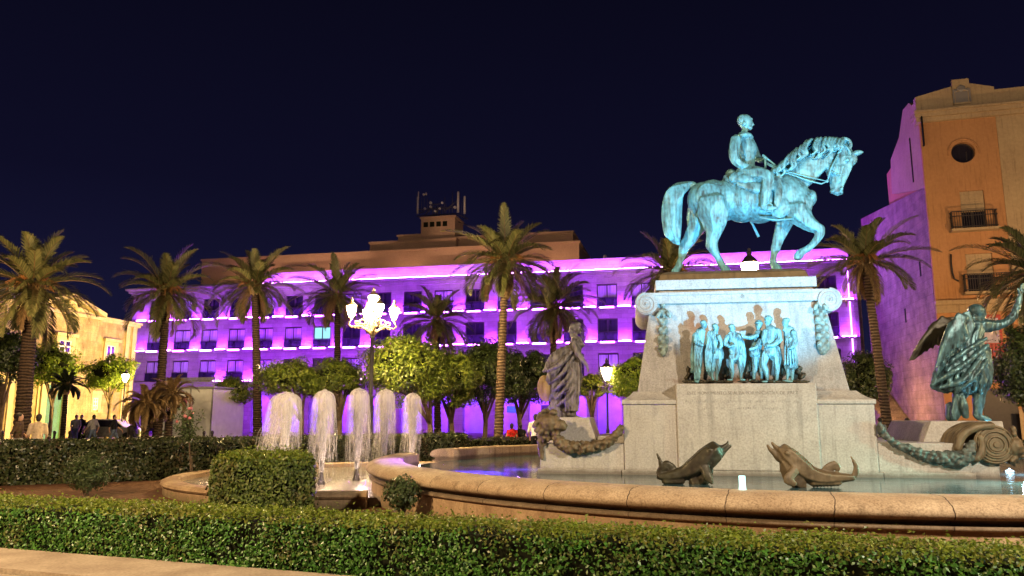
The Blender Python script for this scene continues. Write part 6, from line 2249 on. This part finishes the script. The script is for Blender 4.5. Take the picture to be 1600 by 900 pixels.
def build_people():
    person('person in a dark brown jacket and pale trousers walking, left of the thick palm trunk', 28, 24, .4, 'cloth_brown', 'cloth_grey', stride=.25, arms=.2, h=1.75)
    person('person in a cream top and blue jeans standing, right of the thick palm trunk', 58, 23.5, 2.0, 'cloth_cream', 'cloth_blue', stride=.08, h=1.72)
    person('person in black with a grey scarf walking away, by the litter bin', 126, 44, -1.4, 'cloth_black', 'cloth_black', stride=.3, arms=.2)
    person('person in light blue walking beside the small black palm', 118, 43, -1.2, 'cloth_grey', 'cloth_jean', stride=.25, arms=.2)
    person('person in dark top walking right, under the lantern by the palace', 178, 40, .2, 'cloth_black', 'cloth_jean', stride=.35, arms=.25)
    person('person in grey walking left, before the parked car', 145, 40, 2.8, 'cloth_grey', 'cloth_jean', stride=.3, arms=.2)
    person('person in a red top sitting, between the palm trunk and the robed statue', 800, 33, 1.2, 'cloth_red', 'cloth_black', pose='sit', h=1.7)
    person('person in black sitting beside the one in red', 813, 33.4, 1.9, 'cloth_black', 'cloth_black', pose='sit', h=1.7)
    person('person in a white shirt and dark trousers standing behind the lion head', 837, 27, 1.4, 'cloth_white', 'cloth_black', stride=.05)
    person('person with dark hair and grey shirt at the foot of the leaning palm', 1376, 29, 1.6, 'cloth_grey', 'cloth_black', stride=.05, h=1.6)
    person('person in a pale shirt bending over behind the right wing of the monument', 1420, 26.5, 1.2, 'cloth_white', 'cloth_jean', stride=.1, lean=.25, h=1.6)
    person('dark haired person sitting lower, beside the one in the pale shirt', 1434, 26, 2.2, 'cloth_white', 'cloth_black', pose='sit', h=1.7, seatz=.62)
    # bench slabs they sit on
    for px, D, lab in ((806, 33.3, 'low stone bench under the pair in red and black'), (1434, 26.1, 'low stone block under the dark haired sitter')):
        t = thing('stone_bench', lab, 'bench', (XA(px, D, .4), D, 0), 0)
        MB().bx(-.7, .7, -.2, .25, .36, .44 if px < 1000 else .60).build('seat', M['kerb'], t, bevel=.01)
        MB().bx(-.6, -.4, -.15, .2, 0, .36).bx(.4, .6, -.15, .2, 0, .36).build('support', M['kerb'], t)


# ================================================================ LIGHT
def light(name, typ, loc, energy, color, target=None, **kw):
    l = bpy.data.lights.new(name, typ)
    l.energy = energy; l.color = color
    for k, v in kw.items(): setattr(l, k, v)
    o = bpy.data.objects.new(name, l); COL.objects.link(o); o.location = loc
    if target is not None:
        o.rotation_euler = (Vector(target) - Vector(loc)).to_track_quat('-Z', 'Y').to_euler()
    return o


def build_lights(pal, ochre, oldw):
    w = bpy.data.worlds.new('World'); SC.world = w; w.use_nodes = True
    nt = w.node_tree; nt.nodes.clear()
    out = nt.nodes.new('ShaderNodeOutputWorld'); bg = nt.nodes.new('ShaderNodeBackground')
    tc = nt.nodes.new('ShaderNodeTexCoord'); sp = nt.nodes.new('ShaderNodeSeparateXYZ'); rp = nt.nodes.new('ShaderNodeValToRGB')
    nt.links.new(tc.outputs['Generated'], sp.inputs[0]); nt.links.new(sp.outputs[2], rp.inputs[0])
    e = rp.color_ramp.elements
    e[0].position = 0.0; e[0].color = (0.00421, 0.00421, 0.01756, 1)
    e[1].position = .6; e[1].color = (0.00095, 0.00090, 0.00304, 1)
    m = rp.color_ramp.elements.new(.28); m.color = (0.00176, 0.00169, 0.00699, 1)
    nt.links.new(rp.outputs[0], bg.inputs[0]); bg.inputs[1].default_value = 1.0
    nt.links.new(bg.outputs[0], out.inputs[0])
    # street lamps round the square, out of view
    warm = (1.0, .62, .28)
    light('unseen_warm_light', 'POINT', (-10, 4.5, 8.0), 4900, (1.0, .69, .37), shadow_soft_size=.35)
    light('unseen_warm_light', 'POINT', (10.5, 2.5, 7.5), 3900, (1.0, .83, .62), shadow_soft_size=.35)
    light('unseen_warm_light', 'POINT', (22, 12, 6.0), 1600, warm, shadow_soft_size=.35)
    light('unseen_warm_light', 'POINT', (-17, 25, 6.0), 800, warm, shadow_soft_size=.35)
    light('unseen_warm_light', 'POINT', (-13, 37, 5.5), 450, (1.0, .66, .34), shadow_soft_size=.3)  # unseen lamp added to warm the palms and roofs
    light('unseen_warm_light', 'POINT', (2, 50, 6.5), 250, (1.0, .66, .36), shadow_soft_size=.3)  # second added lamp, no post stands here
    for xx in (-33, -20, -7, 6, 19):
        light('unseen_violet_spot', 'SPOT', VB.w(xx, -13, .8), 5200, (.34, .03, 1.0), VB.w(xx, 0, 9.5), spot_size=R(110), spot_blend=.6, shadow_soft_size=.2)  # added violet fill over the whole facade, no fixture there
    for xx in (-22, -4, 12):
        light('unseen_warm_light', 'SPOT', VB.w(xx, -24, 6), 6500, (1.0, .60, .36), VB.w(xx, 8, 22.5), spot_size=R(26), spot_blend=.6, shadow_soft_size=.3)  # added spots that brighten the roof storeys
    for xx in (-30, -21, -12, -3, 4):
        light('roof_fill_light', 'POINT', VB.w(xx, 2.4, 15.6), 130, (1.0, .55, .33), shadow_soft_size=.3)  # added points behind the attic, brightening the setback wall
    # floodlight on the rider and the pedestal
    tgt = MF.w(.0, 1.9, 6.75)
    light('statue_floodlight', 'SPOT', MF.w(1.7, -6.3, .62), 3500, (.22, .65, .98), tgt, spot_size=R(44), spot_blend=.5, shadow_soft_size=.10)
    light('relief_floodlight', 'SPOT', (13.5, 11.0, .75), 500, (.30, .85, 1.0), MF.w(.35, .3, 3.2), spot_size=R(26), spot_blend=.8, shadow_soft_size=.08)
    # pool lamp, with unseen spots added over the water
    p = W(1577, 730, 17.2)
    light('pool_light', 'POINT', (p.x - .3, p.y - 1.0, .8), 30, (.4, .85, 1.0), shadow_soft_size=.08)
    light('pool_light', 'SPOT', (XA(1600, 14.0, 1.2) + 1.1, 14.0, 1.5), 520, (.30, .95, .75), (XA(1520, 14, .45), 13.4, .45), spot_size=R(110), spot_blend=.8, shadow_soft_size=.1)  # added spot that tints the water turquoise
    light('pool_light', 'POINT', MF.w(-4.9, 1.1, .80), 40, (.30, .12, 1.0), shadow_soft_size=.05)
    light('pool_light', 'SPOT', MF.w(-4.95, .6, 1.75), 2400, (.20, .05, 1.0), MF.w(-6.0, -.5, .45), spot_size=R(78), spot_blend=1.0, shadow_soft_size=.06)  # added spot standing in for the violet reflection on the water
    # jets lit from the nozzles
    for (px, D) in ((441, 16.6), (502, 17.4), (557, 18.4), (599, 20), (643, 22)):
        light('jet_light', 'POINT', (XA(px, D, .3) + .25, D - .6, .60), 8, (1.0, .74, .62), shadow_soft_size=.06)
    # palace floods
    fr, L = pal
    for u in (.42, .62, .85):
        c = fr.w(L * u, -16, 1.2)
        light('palace_floodlight', 'SPOT', c, 7600, (1.0, .70, .17), fr.w(L * u, 0, 5.5), spot_size=R(105), spot_blend=.8, shadow_soft_size=.2)
    # violet wash on the old wall, warm lamp at its foot, street lamp before the ochre front
    f2 = oldw
    s = -1 if f2.ey[0] < 0 else 1
    light('unseen_violet_spot', 'SPOT', f2.w(13, -s * 7, 11.5), 1900, (.40, .17, 1.0), f2.w(5, 0, 13), spot_size=R(95), spot_blend=.7, shadow_soft_size=.2)
    light('wall_lamp_light', 'POINT', f2.w(4, -s * 3.2, 2.4), 420, (1.0, .55, .22), shadow_soft_size=.15)
    light('unseen_warm_light', 'POINT', ochre.w(5, -10, 4.5), 1500, (1.0, .58, .25), shadow_soft_size=.3)


def build_camera():
    c = bpy.data.cameras.new('camera')
    c.sensor_width = 36; c.lens = 27.0; c.clip_end = 3000; c.clip_start = .1
    o = bpy.data.objects.new('camera', c); COL.objects.link(o)
    o.location = (0, 0, CZ); o.rotation_euler = (PI / 2 + TH, 0, 0)
    SC.camera = o
    SC.view_settings.view_transform = 'Standard'; SC.view_settings.look = 'None'
    SC.view_settings.exposure = 1.3; SC.view_settings.gamma = 1; SC.view_settings.use_curve_mapping = False
    cy = SC.cycles
    cy.use_denoising = True
    try: cy.denoiser = 'OPENIMAGEDENOISE'
    except Exception: pass
    cy.use_light_tree = True
    cy.max_bounces = 5; cy.diffuse_bounces = 2; cy.glossy_bounces = 3; cy.transmission_bounces = 3; cy.transparent_max_bounces = 24
    cy.sample_clamp_indirect = 4; cy.caustics_reflective = False; cy.caustics_refractive = False


mats()
build_ground()
build_basins()
build_monument()
build_equestrian()
build_woman()
build_winged()
build_dolphins()
build_jets()
build_plants()
build_violet()
pal = build_palace()
och, oldw = build_right()
build_street()
build_people()
build_lights(pal, och, oldw)
build_camera()
